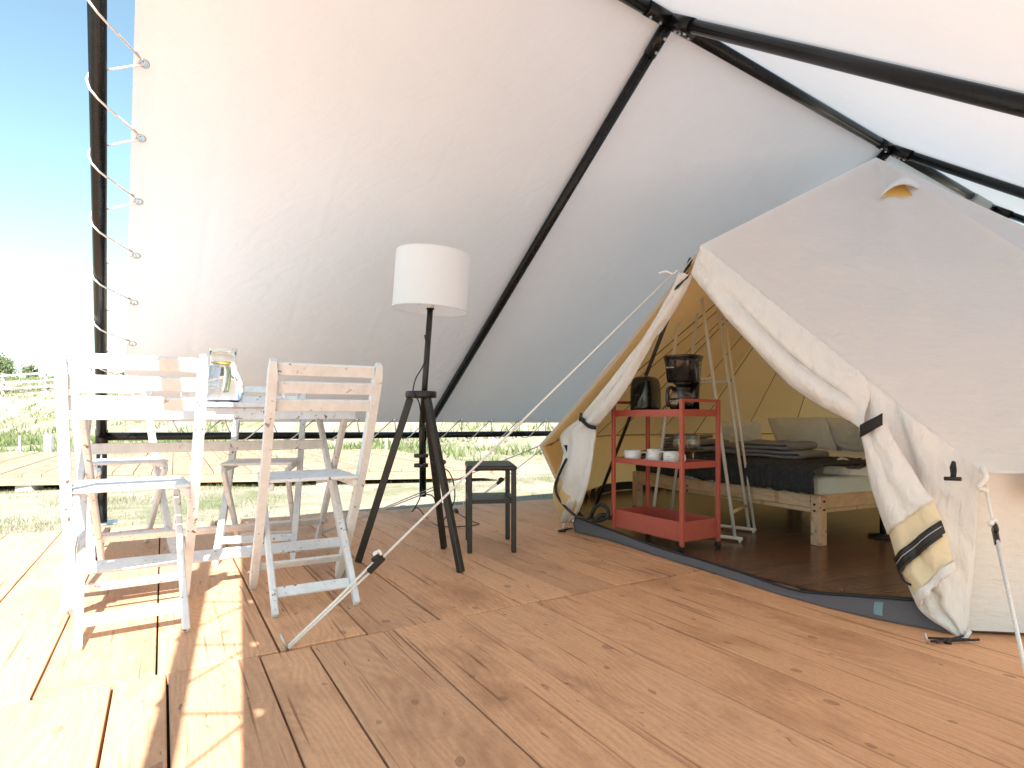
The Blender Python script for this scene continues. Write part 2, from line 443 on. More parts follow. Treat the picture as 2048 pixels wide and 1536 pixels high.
# ------------------------------------------------------------------ deck of boards
deck = MB()
edge_b = lambda a: 4.475 - .120*a
c0 = [AB(-3.2, -2.0), AB(7, -2.0), AB(7, edge_b(7)-.06), AB(-3.2, edge_b(-3.2)-.06)]
deck.add([(p.x, p.y, -.17) for p in c0] + [(p.x, p.y, -.042) for p in c0], [(3, 2, 1, 0), (4, 5, 6, 7), (0, 1, 5, 4), (1, 2, 6, 5), (2, 3, 7, 6), (3, 0, 4, 7)])
deck_o = tag(deck.build('deck', M['joist']), kind='structure')
def plank(parent, mat, a0, a1, b0, b1l, b1r, X, Y, O, zt=0.0, th=.034, cham=.0025, name='plank'):
    """board between a0..a1 across, from b0 to b1 along; own origin at its middle, long axis local x"""
    ca, cb = (a0+a1)/2, (b0+(b1l+b1r)/2)/2
    ctr = O + Y*ca + X*cb; hw = (a1-a0)/2; l0 = b0-cb
    z0, z1, z2 = -th, -cham, 0
    def ring(ins, z):      # local x along X, local y = toward -Y side
        return [(l0+ins, hw-ins, z), (l0+ins, -hw+ins, z), (b1r-cb-ins, -hw+ins, z), (b1l-cb-ins, hw-ins, z)]
    m = MB(); v = ring(0, z0) + ring(0, z1) + ring(cham, z2)
    m.add(v, [(0, 1, 2, 3), (8, 11, 10, 9)] + [(k+4*r, k+4+4*r, (k+1) % 4+4+4*r, (k+1) % 4+4*r) for r in (0, 1) for k in range(4)])
    o = m.build(name, mat, None)
    o.parent = parent; o.location = (ctr.x, ctr.y, zt); o.rotation_euler = (random.uniform(-.004, .004), random.uniform(-.0005, .0005), math.atan2(X.y, X.x))
    return o
near = [-3.0, -2.74, -2.48, -2.2, -1.94, -1.68, -1.42, -1.16, -.90, -.64, -.38, -.112, .011, .246, .390, .652, .911, 1.220, 1.458, 1.685, 1.945, 2.20, 2.46, 2.72, 3.0, 3.28, 3.55]
back = [-3.0, -2.72, -2.46, -2.2, -1.92, -1.64, -1.36, -1.08, -.80, -.53, -.281, -.015, .302, .570, .826, 1.155, 1.40, 1.63, 1.85, 2.08, 2.33, 2.58, 2.84, 3.1, 3.38, 3.66, 3.94, 4.2, 4.5, 4.8, 5.1, 5.4, 5.7, 6.0, 6.3, 6.6, 6.9]
# local y axis must be left of local x: X = U2, left normal = -W2, so pass Y = -W2 with mirrored a
def lay(lst, b0, b1f):
    for a, b in zip(lst[:-1], lst[1:]):
        g = random.uniform(.0021, .0034)
        j = random.uniform(-.012, .012)
        plank(deck_o, M['deck'], -b+g, -a-g, b0+random.uniform(0, .006), b1f(a)+j*.6, b1f(b)+j*.6, U2, -W2, V3(0, 0), random.uniform(-.0025, .0015))
lay(near, -1.9, lambda a: 1.857)
lay(back, 1.866, edge_b)

# ------------------------------------------------------------------ second deck across the lawn
OB = V3(-.08, 8.2); Q = V3(-.5, .866); NE = V3(-.987, -.16)
d2 = MB(); LN = 15.0
pts = [OB+NE*.02+Q*.05, OB+NE*LN+Q*.05, OB+NE*LN+Q*5.4, OB+NE*.02+Q*5.4]
d2.add([(p.x, p.y, -.14) for p in pts] + [(p.x, p.y, -.04) for p in pts], [(0, 1, 2, 3), (4, 7, 6, 5), (0, 4, 5, 1), (1, 5, 6, 2), (2, 6, 7, 3), (3, 7, 4, 0)])
d2o = tag(d2.build('deck', M['joist']), kind='structure')
PR = V3(.866, .5)
cosw = abs(NE.dot(PR)); k = 0; wv = 0.0
while wv < LN*cosw:
    wd = random.choice((.20, .23, .26))
    # near edge is skewed against the boards
    s0, s1 = wv/cosw, (wv+wd)/cosw
    p0, p1 = OB+NE*s0, OB+NE*s1
    m = MB(); g = .004
    q0, q1 = p0+Q*5.5, p1+Q*5.5
    ctr = (p0+p1+q0+q1)/4
    loc = [p - ctr for p in (p0-PR*g, p1+PR*g, q1+PR*g, q0-PR*g)]
    ang = math.atan2(Q.y, Q.x); rm = Matrix.Rotation(-ang, 3, 'Z')
    loc = [rm @ p for p in loc]
    m.add([(p.x, p.y, -.034) for p in loc] + [(p.x, p.y, 0) for p in loc], [(0, 1, 2, 3), (4, 7, 6, 5), (0, 4, 5, 1), (1, 5, 6, 2), (2, 6, 7, 3), (3, 7, 4, 0)])
    o = m.build('plank', M['deck2']); o.parent = d2o; o.location = (ctr.x, ctr.y, random.uniform(-.003, .003)); o.rotation_euler = (0, 0, ang)
    wv += wd
m = MB(); fa, fb = OB+Q*.02, OB+NE*LN+Q*.02
m.bar((fa.x, fa.y, -.09), (fb.x, fb.y, -.09), .03, .105, bev=.002)
m.build('fascia', M['deck2'], d2o, world=False)
m = MB()
for s_ in np.arange(.6, LN, 1.8):
    for q_ in (.15, 2.6, 5.1):
        p = OB+NE*s_+Q*q_; m.box((p.x, p.y, -.185), (.2, .2, .09))
m.build('footing', M['concrete'], d2o, world=False)

# ------------------------------------------------------------------ paddock fence, trees, stakes
fence = thing('paddock_fence', 'weathered three-rail wooden fence along the top of the sandy bank', 'fence', V3(-30, 34.5, bank_h(-30, 34.5)))
fd = Vector((1, -.28, 0)).normalized(); prev = None
for i in range(-2, 9):
    p = V3(-30, 34.5) + fd*(i*3.35); z = bank_h(p.x, p.y)
    MB().box((p.x, p.y, z+.55), (.13, .13, 1.35), Matrix.Rotation(-.27, 3, 'Z'), .01).build('post', M['grey_wood'], fence)
    if prev is not None:
        for hh in (.30, .66, 1.08):
            MB().bar((prev[0].x, prev[0].y-.08, prev[1]+hh), (p.x, p.y-.08, z+hh+random.uniform(-.03, .03)), .04, .12).build('rail', M['grey_wood'], fence)
    prev = (p, z)
def tree(label, x, y, h, r, n, trunk=True):
    z = bank_h(x, y); tr = thing('tree', label, 'tree', V3(x, y, z))
    mb = MB(); mb.tube([(x, y, z-.2), (x+.1, y, z+h*.35), (x, y+.1, z+h*.75)], [h*.035, h*.025, h*.01], 7)
    cl = []
    for i in range(14):
        an = random.uniform(0, 6.28); rr = r*random.uniform(.2, .75); zz = z+h*random.uniform(.42, .92)
        c = V3(x+math.cos(an)*rr, y+math.sin(an)*rr, zz); cl.append((c, r*random.uniform(.25, .45)))
        mb.tube([(x, y, z+h*.35), tuple((V3(x, y, z+h*.5)+c)/2), tuple(c)], [h*.012, h*.008, h*.003], 5)
    mb.build('trunk', M['bark'], tr)
    P = []
    for i in range(n):
        c, q = random.choice(cl); d = V3(*rng.normal(0, .55, 3))*q; P.append((c.x+d.x-x, c.y+d.y-y, c.z+d.z*.8-z))
    v, f = blades(np.array(P), .12, .3, .16, 1.2)
    o = np_mesh('crown', v, f, M['leaf']); o.parent = tr
tree('broad green tree beyond the fence at the left edge of the photo', -41.5, 46, 1.9, 2.2, 2600)
tree('small slender green tree behind the fence, right of the broad tree', -36.9, 45, 1.3, .6, 500)
tree('low green tree far behind the fence, hidden behind the black post', -33.0, 50, 1.8, 1.2, 600)
for px, py, d, hh, wd, lb, mt in ((40, 905, 14.2, .45, .05, 'thin pale wooden stake beyond the far deck, left of a pale concrete post', 'grey_wood'),
                              (772, 907, 13.6, .50, .06, 'pale wooden stake standing on the grass behind the black floor lamp', 'grey_wood')):
    p = on_ray(px, py, d); z = bank_h(p.x, p.y)
    s_ = thing('wooden_stake', lb, 'stake', V3(p.x, p.y, z), 0, 'wooden stakes beyond the far deck')
    MB().box((p.x, p.y, z+hh/2-.05), (wd, wd, hh+.1), Matrix.Rotation(.3, 3, 'Z'), .006).build('shaft', M[mt], s_)
    mt_ = MB(); mt_.box((p.x, p.y, z+hh+.004), (wd*.8, wd*.8, .012), Matrix.Rotation(.3, 3, 'Z'), .004); mt_.build('top', M['pine'], s_)
p = on_ray(97, 900, 13.8); z = bank_h(p.x, p.y)
s_ = thing('concrete_post', 'short pale concrete post with a slab lying at its foot beyond the far deck', 'post', V3(p.x, p.y, z))
MB().box((p.x, p.y, z+.2), (.16, .14, .55), Matrix.Rotation(.2, 3, 'Z'), .012).build('shaft', M['concrete'], s_)
MB().box((p.x-.45, p.y-.1, z+.04), (.75, .2, .1), Matrix.Rotation(.1, 3, 'Z'), .012).build('slab', M['concrete'], s_)

# ------------------------------------------------------------------ canopy frame
R0 = V3(-2.70, 3.85, .575); VR = V3(.82, .572); PU = V3(.572, -.82)     # ridge direction, downhill on the near side
GP = V3(-1.13, 1.58, 2.68); J = V3(.788, 2.92, 2.68); K = V3(2.786, 4.31, 2.68); MM = V3(4.55, 5.54, 2.68)
RUN = 2.76
QJ = V3(J.x-PU.x*RUN, J.y-PU.y*RUN, .545); QK = V3(K.x-PU.x*RUN, K.y-PU.y*RUN, .53); QM = V3(MM.x-PU.x*RUN, MM.y-PU.y*RUN, .53)
EG = V3(.174, -.79, .57); EJ = V3(J.x+PU.x*RUN, J.y+PU.y*RUN, .62); EK = V3(K.x+PU.x*RUN, K.y+PU.y*RUN, .62); GR = GP + VR*.085; EM = V3(MM.x+PU.x*RUN, MM.y+PU.y*RUN, .62)
canopy = thing('canopy', 'large white canopy sheet laced to a black tubular steel frame over the deck', 'canopy', V3(R0.x, R0.y, 0))
def pipe(a, b, r, name, ext=0):
    d = (b-a).normalized(); return MB().tube([a-d*ext, b+d*ext], r, 20).build(name, M['steel'], canopy)
for b_ in (R0, QJ, QK, QM): pipe(V3(b_.x, b_.y, 0), b_, .030, 'post')
for b_ in (EG, EJ, EK, EM): pipe(V3(b_.x, b_.y, 0), b_, .030, 'post')
for b_ in (R0, EG, EJ):
    MB().box((b_.x, b_.y, .005), (.17, .17, .01), Matrix.Rotation(.55, 3, 'Z'), .002).build('base_plate', M['zinc'], canopy)
for a, b in ((R0, GP), (QJ, J), (QK, K), (QM, MM), (EG, GR), (EJ, J), (EK, K), (EM, MM)): pipe(a, b, .030, 'rafter')
for a, b in ((GP, J), (J, K), (K, MM)): pipe(a, b, .032, 'ridge_pole', .01)
for a, b in ((R0, QJ), (QJ, QK), (QK, QM), (EG, EJ), (EJ, EK), (EK, EM)): pipe(a, b, .027, 'eave_pole')
# plates and bolts at the ridge joints
for c, nb in ((J, (QJ, EJ, K, GP)), (K, (QK, EK, MM, J)), (MM, (QM, EM, K)), (GP, (R0, EG, J))):
    for q in nb:
        d = (q-c).normalized(); m = MB()
        m.tube([c+d*.02, c+d*.17], .0345, 16)
        sl = m.build('joint_sleeve', M['steel'], canopy)
        side = d.cross(V3(0, 0, 1)).normalized(); dn = side.cross(d).normalized()
        if dn.z > 0: dn = -dn
        for t_ in (.07, .14):
            for qd in (dn,):
                p = c+d*t_+qd*.033; MB().tube([p, p+qd*.010], .008, 6).build('bolt', M['zinc'], sl)
for c in (QJ, R0):
    MB().tube([c+V3(0, 0, -.05), c+V3(0, 0, .045)], .036, 16).build('joint_sleeve', M['steel'], canopy)

# sheets: corner points lie on the frame, lifted off the tubes by the outward normal
FOLD = lambda x: math.exp(-(((x % 1)-.5)/.035)**2)
def sheet_fn(a, b, c, d, lift, sag, seed):
    n = (b-a).cross(d-a).normalized()
    if n.z < 0: n = -n
    def fn(u, v):
        p = a*(1-u)*(1-v)+b*u*(1-v)+c*u*v+d*(1-u)*v
        env = math.sin(math.pi*u)**.7 * math.sin(math.pi*v)**.7 if 0 < u < 1 and 0 < v < 1 else 0
        env2 = min(1, 9*u)*min(1, 9*(1-u))*min(1, 9*(1-v))*min(1, 7*v+.15)
        k = -sag*env + .0022*env2*fbm((p.x, p.y, p.z+seed), 1.6, 4)
        # pull lines that run diagonally out of the corners
        k += .0042*env2*FOLD(v*5.3+seed+.02*math.sin(5*u))*fbm((u*2+seed, v*2, 5), 1.0) + .0038*env2*FOLD(u*4.1+seed*.7)*fbm((u*2, v*3, seed), 1.0)
        k += .0010*env2*math.sin(34*(u*1.2-v*.9)+2.5*fbm((p.x+seed, p.y, p.z), 1.1))*max(0, fbm((p.x, p.y+seed, p.z), .9))
        return p + n*(lift+k)
    return fn, n
HEM = .075
def hem(A, B, inward, n, ts, width=HEM, lift=.034, flip=1):
    """edge band with round eyelet holes; A->B edge line, inward = unit vector into the sheet"""
    mb = MB(); L = (B-A).length; d = (B-A)/L; cell = .10
    cuts = sorted(ts); cur = 0.0; holes = []
    def P(s, w): return A + d*s + inward*w + n*lift
    for t_ in cuts:
        s0, s1 = t_*L-cell/2, t_*L+cell/2
        if s0 > cur+.001: mb.add([P(cur, 0), P(s0, 0), P(s0, width), P(cur, width)], [(0, 1, 2, 3)])
        s0 = max(s0, cur)
        cx, cw, hr = t_*L, .036, .0125
        outer = []; inner = []; N = 16
        for k in range(N):
            an = 2*math.pi*(k+.5)/N; ca, sa = math.cos(an), math.sin(an)
            inner.append(P(cx+hr*ca, cw+hr*sa))
            sc = min(((s1-cx) if ca > 0 else (cx-s0))/abs(ca) if abs(ca) > 1e-6 else 9, ((width-cw) if sa > 0 else cw)/abs(sa) if abs(sa) > 1e-6 else 9)
            outer.append(P(cx+sc*ca, cw+sc*sa))
        mb.add(outer+inner, [(k, (k+1) % N, N+(k+1) % N, N+k) for k in range(N)])
        # corner slivers
        for (sx, wy) in ((s0, 0), (s1, 0), (s1, width), (s0, width)):
            cand = sorted(range(N), key=lambda q: (outer[q]-P(sx, wy)).length)[:2]
            mb.add([P(sx, wy), outer[cand[0]], outer[cand[1]]], [(0, 1, 2)])
        holes.append(P(cx, cw)); cur = s1
    mb.add([P(cur, 0), P(L, 0), P(L, width), P(cur, width)], [(0, 1, 2, 3)])
    return mb, holes
eyelet_mesh = None
def eyelet(p, n):
    global eyelet_mesh
    if eyelet_mesh is None:
        m = MB(); m.tube([(.0155*math.cos(a), .0155*math.sin(a), 0) for a in np.linspace(0, 2*math.pi, 16, endpoint=False)], .0042, 6, closed=True)
        o = m.build('eyelet', M['zinc'], canopy, world=False); eyelet_mesh = o.data
    else:
        o = bpy.data.objects.new('eyelet', eyelet_mesh); COL.objects.link(o); o.parent = canopy
    o.location = p-canopy.location; o.rotation_euler = n.to_track_quat('Z', 'Y').to_euler(); return o
def lacing(holes, tubeA, tubeB, r, n, name, front, pull=.36):
    """cord spiralling round a tube and through the eyelets"""
    d = (tubeB-tubeA).normalized(); path = []
    def axis(p): return tubeA + d*(p-tubeA).dot(d)
    for i in range(len(holes)-1):
        h0, h1 = holes[i], holes[i+1]; a0, a1 = axis(h0), axis(h1); side = (h0-a0); side -= n*side.dot(n); side.normalize()
        rr = r+.005; step = (a1-a0); nn = -n*front
        path += [h0 + n*.012*front, h0, h0 - n*.004*front]
        s = pull
        seq = [(.16, side*rr - nn*rr*.3), (.22, -nn*rr), (.27, -side*rr*.75 - nn*rr*.7), (.33, -side*rr*1.05), (.40, -side*rr*.75+nn*rr*.75), (.48, nn*rr*1.03), (.56, side*rr*.7+nn*rr*.8)]
        for t_, o in seq: path.append(a0+step*t_+o)
    path.append(holes[-1])
    return MB().tube(path, .0046, 6).build(name, M['rope'], canopy)

INS = .115
# left slope ---------------------------------------------------------------
def inset(p, q, k): return p + (q-p).normalized()*k
def toward(p, q, k): return p+(q-p)*k
dl = (GP-R0).normalized(); dE = (QJ-R0).normalized()
aL0 = R0 + dE*INS + dl*.12; aL1 = GP + VR*INS            # left edge of the sheet, bottom to top
fn, nL = sheet_fn(R0, QJ, J, GP, 0, 0, 0)
ts_left = [.03+.0965*k for k in range(10)]
ed = (aL1-aL0).normalized(); inw = (VR - ed*VR.dot(ed)).normalized()
mb, holes = hem(aL0, aL1, inw, nL, ts_left)
mb.build('hem', M['canopy'], canopy)
for p in holes: eyelet(p, nL)
lacing(holes[::-1], R0, GP, .030, nL, 'lacing_cord', 1)
# bottom edge hem of the whole left slope
bA = aL0 + inw*HEM; bB = QM + (MM-QM).normalized()*.11
bd = (bB-bA).normalized(); up = (GP-R0) - bd*(GP-R0).dot(bd); up.normalize()
Lb = (bB-bA).length; tsb = [(.20+.325*k)/Lb for k in range(int((Lb-.4)/.325))]
mb, holesb = hem(bA, bB, up, nL, tsb)
mb.build('hem', M['canopy'], canopy)
for p in holesb[:14]: eyelet(p, nL)
lacing(holesb[:15], R0, QJ, .027, nL, 'lacing_cord', 1)
top = lambda p: p
A_ = aL0 + inw*HEM + up*HEM; 
def bot(q): return bA + bd*((q-bA).dot(bd)) + up*HEM
segs = [(A_, bot(QJ), J, GP+VR*(INS)+inw*HEM), (bot(QJ), bot(QK), K, J), (bot(QK), bot(QM), MM, K)]
sh = MB()
for i, (a, b, c, d) in enumerate(segs):
    fn, n_ = sheet_fn(a, b, c, d, .034, .035, i*7.3); sh.grid(fn, 150 if i < 2 else 60, 150 if i < 2 else 60)
sh.build('roof_sheet', M['canopy'], canopy)
# right slope --------------------------------------------------------------
INS = .150; aR0 = EG + VR*INS + (GR-EG).normalized()*.1; aR1 = GR + VR*INS
fnr, nR = sheet_fn(EG, EJ, J, GP, 0, 0, 0)
edr = (aR1-aR0).normalized(); inwr = (VR-edr*VR.dot(edr)).normalized()
mb, holesr = hem(aR0, aR1, inwr, nR, [.03+.0965*k for k in range(10)])
mb.build('hem', M['canopy'], canopy)
for p in holesr: eyelet(p, nR)
lacing(holesr, EG, GR, .030, nR, 'lacing_cord', 1)
sh = MB()
for i, (a, b, c, d) in enumerate([(aR0+inwr*HEM, toward(EJ, J, .03), J, GR+VR*INS+inwr*HEM), (toward(EJ, J, .03), toward(EK, K, .03), K, J), (toward(EK, K, .03), toward(EM, MM, .03), MM, K)]):
    fn, n_ = sheet_fn(a, b, c, d, .034, .035, 40+i*7.3); sh.grid(fn, 60, 60)
sh.build('roof_sheet', M['canopy'], canopy)
# clear film wrapped round the far end of the ridge
m = MB(); d = (MM-K).normalized(); pc = MM - d*.55
m.tube([pc+d*t_ for t_ in np.linspace(0, .4, 9)], [.045+.012*random.random() for _ in range(9)], 12); m.build('film_wrap', M['plastic_film'], canopy)

# ------------------------------------------------------------------ bell tent
C = V3(2.42, 3.89); P_ = V3(2.42, 3.89, 2.43); RT = 2.2; WH = .53
DL, DR = V3(.40, 3.59), V3(1.466, 1.883)
A = V3(.90, 2.775, 1.52); WL = V3(.16, 3.62, .52); WR = V3(1.50, 1.87, WH)
tent = thing('bell_tent', 'cream canvas bell tent with its door flaps tied open and ochre lining', 'tent', V3(C.x, C.y, 0))
e_ = (DR-DL).normalized(); dn_ = V3(e_.y, -e_.x)
if dn_.dot(V3(-1, -.6)) < 0: dn_ = -dn_
def DP(px, py, off=0.0):
    ray = V3((px-1024)/F, 1, -(py-YH)/F); t_ = ((DL.dot(dn_)+off))/(ray.x*dn_.x+ray.y*dn_.y)
    return V3(ray.x*t_, ray.y*t_, H+ray.z*t_)
angR = math.degrees(math.atan2(DR.y-C.y, DR.x-C.x)) % 360; angL = math.degrees(math.atan2(DL.y-C.y, DL.x-C.x)) % 360
N_ = 11; sweep = (angL - angR) % 360
ring = []
for i in range(N_+1):
    an = R(angR + sweep*i/N_); ring.append(V3(C.x+RT*math.cos(an), C.y+RT*math.sin(an)))
ring[0] = V3(DR.x, DR.y); ring[-1] = V3(DL.x, DL.y)
wtop = [V3(p.x, p.y, WH) for p in ring]; wtop[0] = WR.copy(); wtop[-1] = WL.copy()
def tri_panel(mb, a, b, c, n, sag, inward, seed):
    """a = apex, b-c = lower edge; fine triangle grid with slack between the seams"""
    idx = {}; V = []
    nrm = (b-a).cross(c-a).normalized()
    if nrm.dot(inward) < 0: nrm = -nrm
    for i in range(n+1):
        for j in range(i+1):
            t_ = i/n; u = j/i if i else .5
            p = a.lerp(b, t_).lerp(a.lerp(c, t_), u)
            env = math.sin(math.pi*u)*math.sin(math.pi*min(1, t_))**.8 if 0 < t_ < 1 else 0
            if t_ == 1: env = .35*math.sin(math.pi*u)
            tt = min(1, 8*u)*min(1, 8*(1-u))*min(1, 6*t_)*min(1, 8*(1-t_)+.3)
            k = sag*env + .010*tt*fbm((p.x*1.5, p.y*1.5, p.z*.8+seed), 2.2, 4) + .003*tt*math.sin(26*u*t_+4*fbm((p.x, p.y, p.z+seed), 1.3))
            for q in (a, b, c):
                dq = (p-q).length; o = (a+b+c)/3-q; r_ = p-q
                if 0 < t_ < 1 and 0 < u < 1:
                    th_ = math.atan2(r_.cross(o).dot(nrm), r_.dot(o)); k += .0065*tt*math.sin(15*th_+seed)*(1-math.exp(-dq/.12))*math.exp(-dq/.38)
            idx[(i, j)] = len(V); V.append(p+nrm*k)
    fs = []
    for i in range(n):
        for j in range(i+1):
            fs.append((idx[(i, j)], idx[(i+1, j)], idx[(i+1, j+1)]))
            if j < i: fs.append((idx[(i, j)], idx[(i+1, j+1)], idx[(i, j+1)]))
    mb.add(V, fs, True)
roof = MB(); cin = V3(C.x, C.y, .6)
panels = [(P_, wtop[i], wtop[i+1]) for i in range(N_)] + [(P_, wtop[-1], A), (P_, A, wtop[0])]
for i, (a, b, c) in enumerate(panels):
    ctr = (a+b+c)/3; tri_panel(roof, a, b, c, 56 if i in (0, 10, 11, 12) else 14, .05, cin-ctr, i*3.1)
roof.build('roof', M['canvas'], tent)
# liner: the same panels a little inside
ln = MB()
def sh_in(p, k=.988):
    q = V3(C.x, C.y, .7); return q+(p-q)*k
for i, (a, b, c) in enumerate(panels):
    ctr = (a+b+c)/3
    b2, c2 = b, c
    tri_panel(ln, sh_in(a, .985), sh_in(b2), sh_in(c2), 14, .05, cin-ctr, i*3.1)
liner = ln.build('roof_lining', M['liner'], tent)
# seams of the lining show as darker ribs
sm = MB()
for i in range(1, N_+1):
    a = sh_in(P_, .97); b = sh_in(wtop[i], .965)
    mid = lambda t_: a.lerp(b, t_)+V3(0, 0, -.004)
    sm.tube([mid(t_) for t_ in np.linspace(.02, 1, 10)], .004, 5)
    if i < N_:
        m0 = wtop[i].lerp(wtop[i+1], .5); b3 = sh_in(m0, .955)
        sm.tube([a.lerp(b3, t_)+((cin-b3).normalized()*.05*math.sin(math.pi*t_)) for t_ in np.linspace(.05, 1, 12)], .003, 5)
M['seam'] = simple('lining_seam', (.34, .19, .055), .9)
sm.build('lining_seam', M['seam'], liner)
wall = MB(); wl = MB(); WIN = (.12, .88, .14, .90)
def wall_fn(a, b, ta, tb, inn, seed):
    n = V3((b-a).y, -(b-a).x).normalized()
    if n.dot(a-C) < 0: n = -n
    def fn(u, v):
        p0 = a.lerp(b, u); p1 = ta.lerp(tb, u); p = p0.lerp(p1, v)
        k = -.03*math.sin(math.pi*u)*math.sin(math.pi*v*.8+.2) + .010*math.sin(math.pi*u)*math.sin(30*u+2*fbm((u*3, v, seed), 1)) + .012*math.sin(math.pi*u)*fbm((p.x, p.y, p.z*.5), 3)
        return p+n*(k-inn)+V3(0, 0, .012*(1-v))
    return fn
for i in range(N_):
    wall.grid(wall_fn(ring[i], ring[i+1], wtop[i], wtop[i+1], .01, i), 36 if i == 0 else 16, 14, hole=WIN if i in (1, 2, 3, 4, 5) else None)
    wl.grid(wall_fn(ring[i], ring[i+1], wtop[i], wtop[i+1], .03, i), 16, 14, hole=WIN if i in (1, 2, 3, 4, 5) else None)
wall.build('wall', M['canvas'], tent)
wlo = wl.build('wall_lining', M['liner'], tent)
for i in (1, 2, 3, 4, 5):
    a, b = wtop[i].lerp(C+V3(0, 0, WH), -.02), wtop[i+1].lerp(C+V3(0, 0, WH), -.02)
    MB().tube([a.lerp(b, t_)+V3(0, 0, -.045) for t_ in np.linspace(.12, .88, 8)], .026, 10).build('rolled_blind', M['canvas'], tent)
sm = MB(); sm.tube([sh_in(p, .975) for p in wtop[1:]], .005, 5); sm.build('lining_seam', M['seam'], wlo)
# black skirt where wall meets the floor
sk = MB()
for i in range(N_):
    a, b = ring[i].lerp(C, .022), ring[i+1].lerp(C, .022)
    sk.grid(lambda u, v, a=a, b=b: V3(a.lerp(b, u).x, a.lerp(b, u).y, .012+v*.075+.008*math.sin(9*u)), 12, 1)
sk.build('floor_skirt', M['black_strap'], tent)
# hem cord and eave roll on the front right
m = MB(); m.tube([wtop[0].lerp(wtop[1], t_)+V3(0, 0, -.004)+dn_*.006 for t_ in np.linspace(0, 1, 8)], .004, 6); m.build('eave_piping', M['canvas'], tent)
# A-frame poles of the door, centre pole
for b_, t_ in ((V3(.555, 4.08, 0), V3(.872, 2.85, 1.475)),):
    MB().tube([b_+V3(0, 0, .01), t_], .0105, 10).build('door_pole', M['black_matte'], tent)
cp = MB(); cp.tube([(2.13, 3.36, .012), (2.13, 3.36, 1.84)], .016, 14); cpo = cp.build('centre_pole', M['chrome'], tent)
m = MB(); m.lathe([(.001, .012), (.075, .012), (.078, .022), (.03, .032), (.001, .034)], (2.13, 3.36, 0), 24); m.build('pole_foot', M['black_plastic'], cpo)
# roof vent hood
n_ = (A-P_).cross(WR-P_).normalized()
if n_.dot(-cin+P_) < 0: n_ = -n_
def on_panel(px, py, off=0):
    ray = V3((px-1024)/F, 1, -(py-YH)/F); o = V3(0, 0, H); t_ = ((P_+n_*off-o).dot(n_))/ray.dot(n_); return o+ray*t_
def lip(u, k=0.0, off=None, up=0.0):
    an = math.pi*u; sn = math.sin(an)**.8 if 0 < u < 1 else 0
    return on_panel(1761+91*u, 393-2*u-(25*(1-k)+up)*sn, .05*sn if off is None else off)
mb = MB(); mb.grid(lambda u, v: lip(u).lerp(lip(u, 0, .003, 9), v)+n_*(.02*math.sin(math.pi*v)*math.sin(math.pi*u)), 18, 6)
vo = mb.build('vent_hood', M['canvas'], tent, solid=.005)
mb = MB(); mb.tube([lip(u) for u in np.linspace(0, 1, 19)], .006, 6); mb.build('vent_piping', M['canvas'], vo)
mi = MB(); mi.grid(lambda u, v: on_panel(1763+87*u, 392.5-2*u-v*30*math.sin(math.pi*u), .006+.004*v), 16, 6); mi.build('vent_lining', M['liner'], vo)

# door cloth -----------------------------------------------------------------
def cloth_rows(rows, n, fold, amp, bulge, offs, seed=0, sub=5):
    """rows = [(left pixel pair, right pixel pair)], lying in the door plane, with folds running down"""
    L = [DP(*r[0], o) for r, o in zip(rows, offs)]; Rr = [DP(*r[1], o) for r, o in zip(rows, offs)]
    m = len(rows)-1
    def cr(Q, s):
        i = min(int(s), m-1); t_ = s-i
        p0, p1, p2, p3 = Q[max(i-1, 0)], Q[i], Q[i+1], Q[min(i+2, m)]
        return .5*((2*p1)+(p2-p0)*t_+(2*p0-5*p1+4*p2-p3)*t_*t_+(3*p1-p0-3*p2+p3)*t_**3)
    def fn(u, v):
        s = v*m; a, b = cr(L, s), cr(Rr, s); p = a.lerp(b, u)
        wv = fold*2*math.pi*u + 1.4*fbm((u*2, v*3, seed), 1.2)
        k = amp*math.sin(wv)*(math.sin(math.pi*u)**.5 if 0 < u < 1 else 0) + bulge*math.sin(math.pi*u)
        return p+dn_*k
    return fn, m
# left flap: rolled strip down from the peak, tied, then flaring out
rowsL = [((1366, 546), (1384, 551)), ((1352, 580), (1379, 566)), ((1322, 633), (1352, 615)), ((1290, 683), (1322, 662)), ((1246, 738), (1290, 715)), ((1204, 788), (1250, 783)), ((1172, 826), (1208, 836)), ((1163, 840), (1191, 853))]
fnL, mL = cloth_rows(rowsL, 8, 1.6, .014, .03, [.02, .02, .025, .03, .04, .05, .05, .05], 1)
fl = MB().grid(fnL, 18, 60).build('door_flap', M['flap'], tent, solid=.012, offset=-1)
rowsL2 = [((1163, 840), (1191, 853)), ((1124, 870), (1193, 868)), ((1130, 905), (1189, 896)), ((1126, 930), (1185, 925)), ((1116, 955), (1179, 958)), ((1110, 980), (1172, 984)), ((1113, 1003), (1164, 1006)), ((1121, 1026), (1154, 1026)), ((1127, 1045), (1140, 1040))]
fnL2, mL2 = cloth_rows(rowsL2, 8, 2.2, .016, .035, [.05, .06, .07, .08, .09, .09, .08, .05, .02], 4)
fl2 = MB().grid(fnL2, 24, 60).build('door_flap', M['flap'], tent, solid=.012, offset=-1)
ll = MB()
def lin(u, v):       # lower left of the flap shows the lining side
    v2 = .50+.50*v; lim = min(1, .22+.9*(v2-.5)/.30); p = fnL2(u*lim, v2); return p+dn_*.016
ll.grid(lin, 14, 24); ll.build('flap_lining', M['flap_lining'], fl2)
zp = MB(); zl = [DP(x, y, .135) for x, y in ((1133, 918), (1122, 940), (1112, 966), (1112, 984), (1121, 1002), (1139, 1022), (1156, 1034), (1178, 1037))]
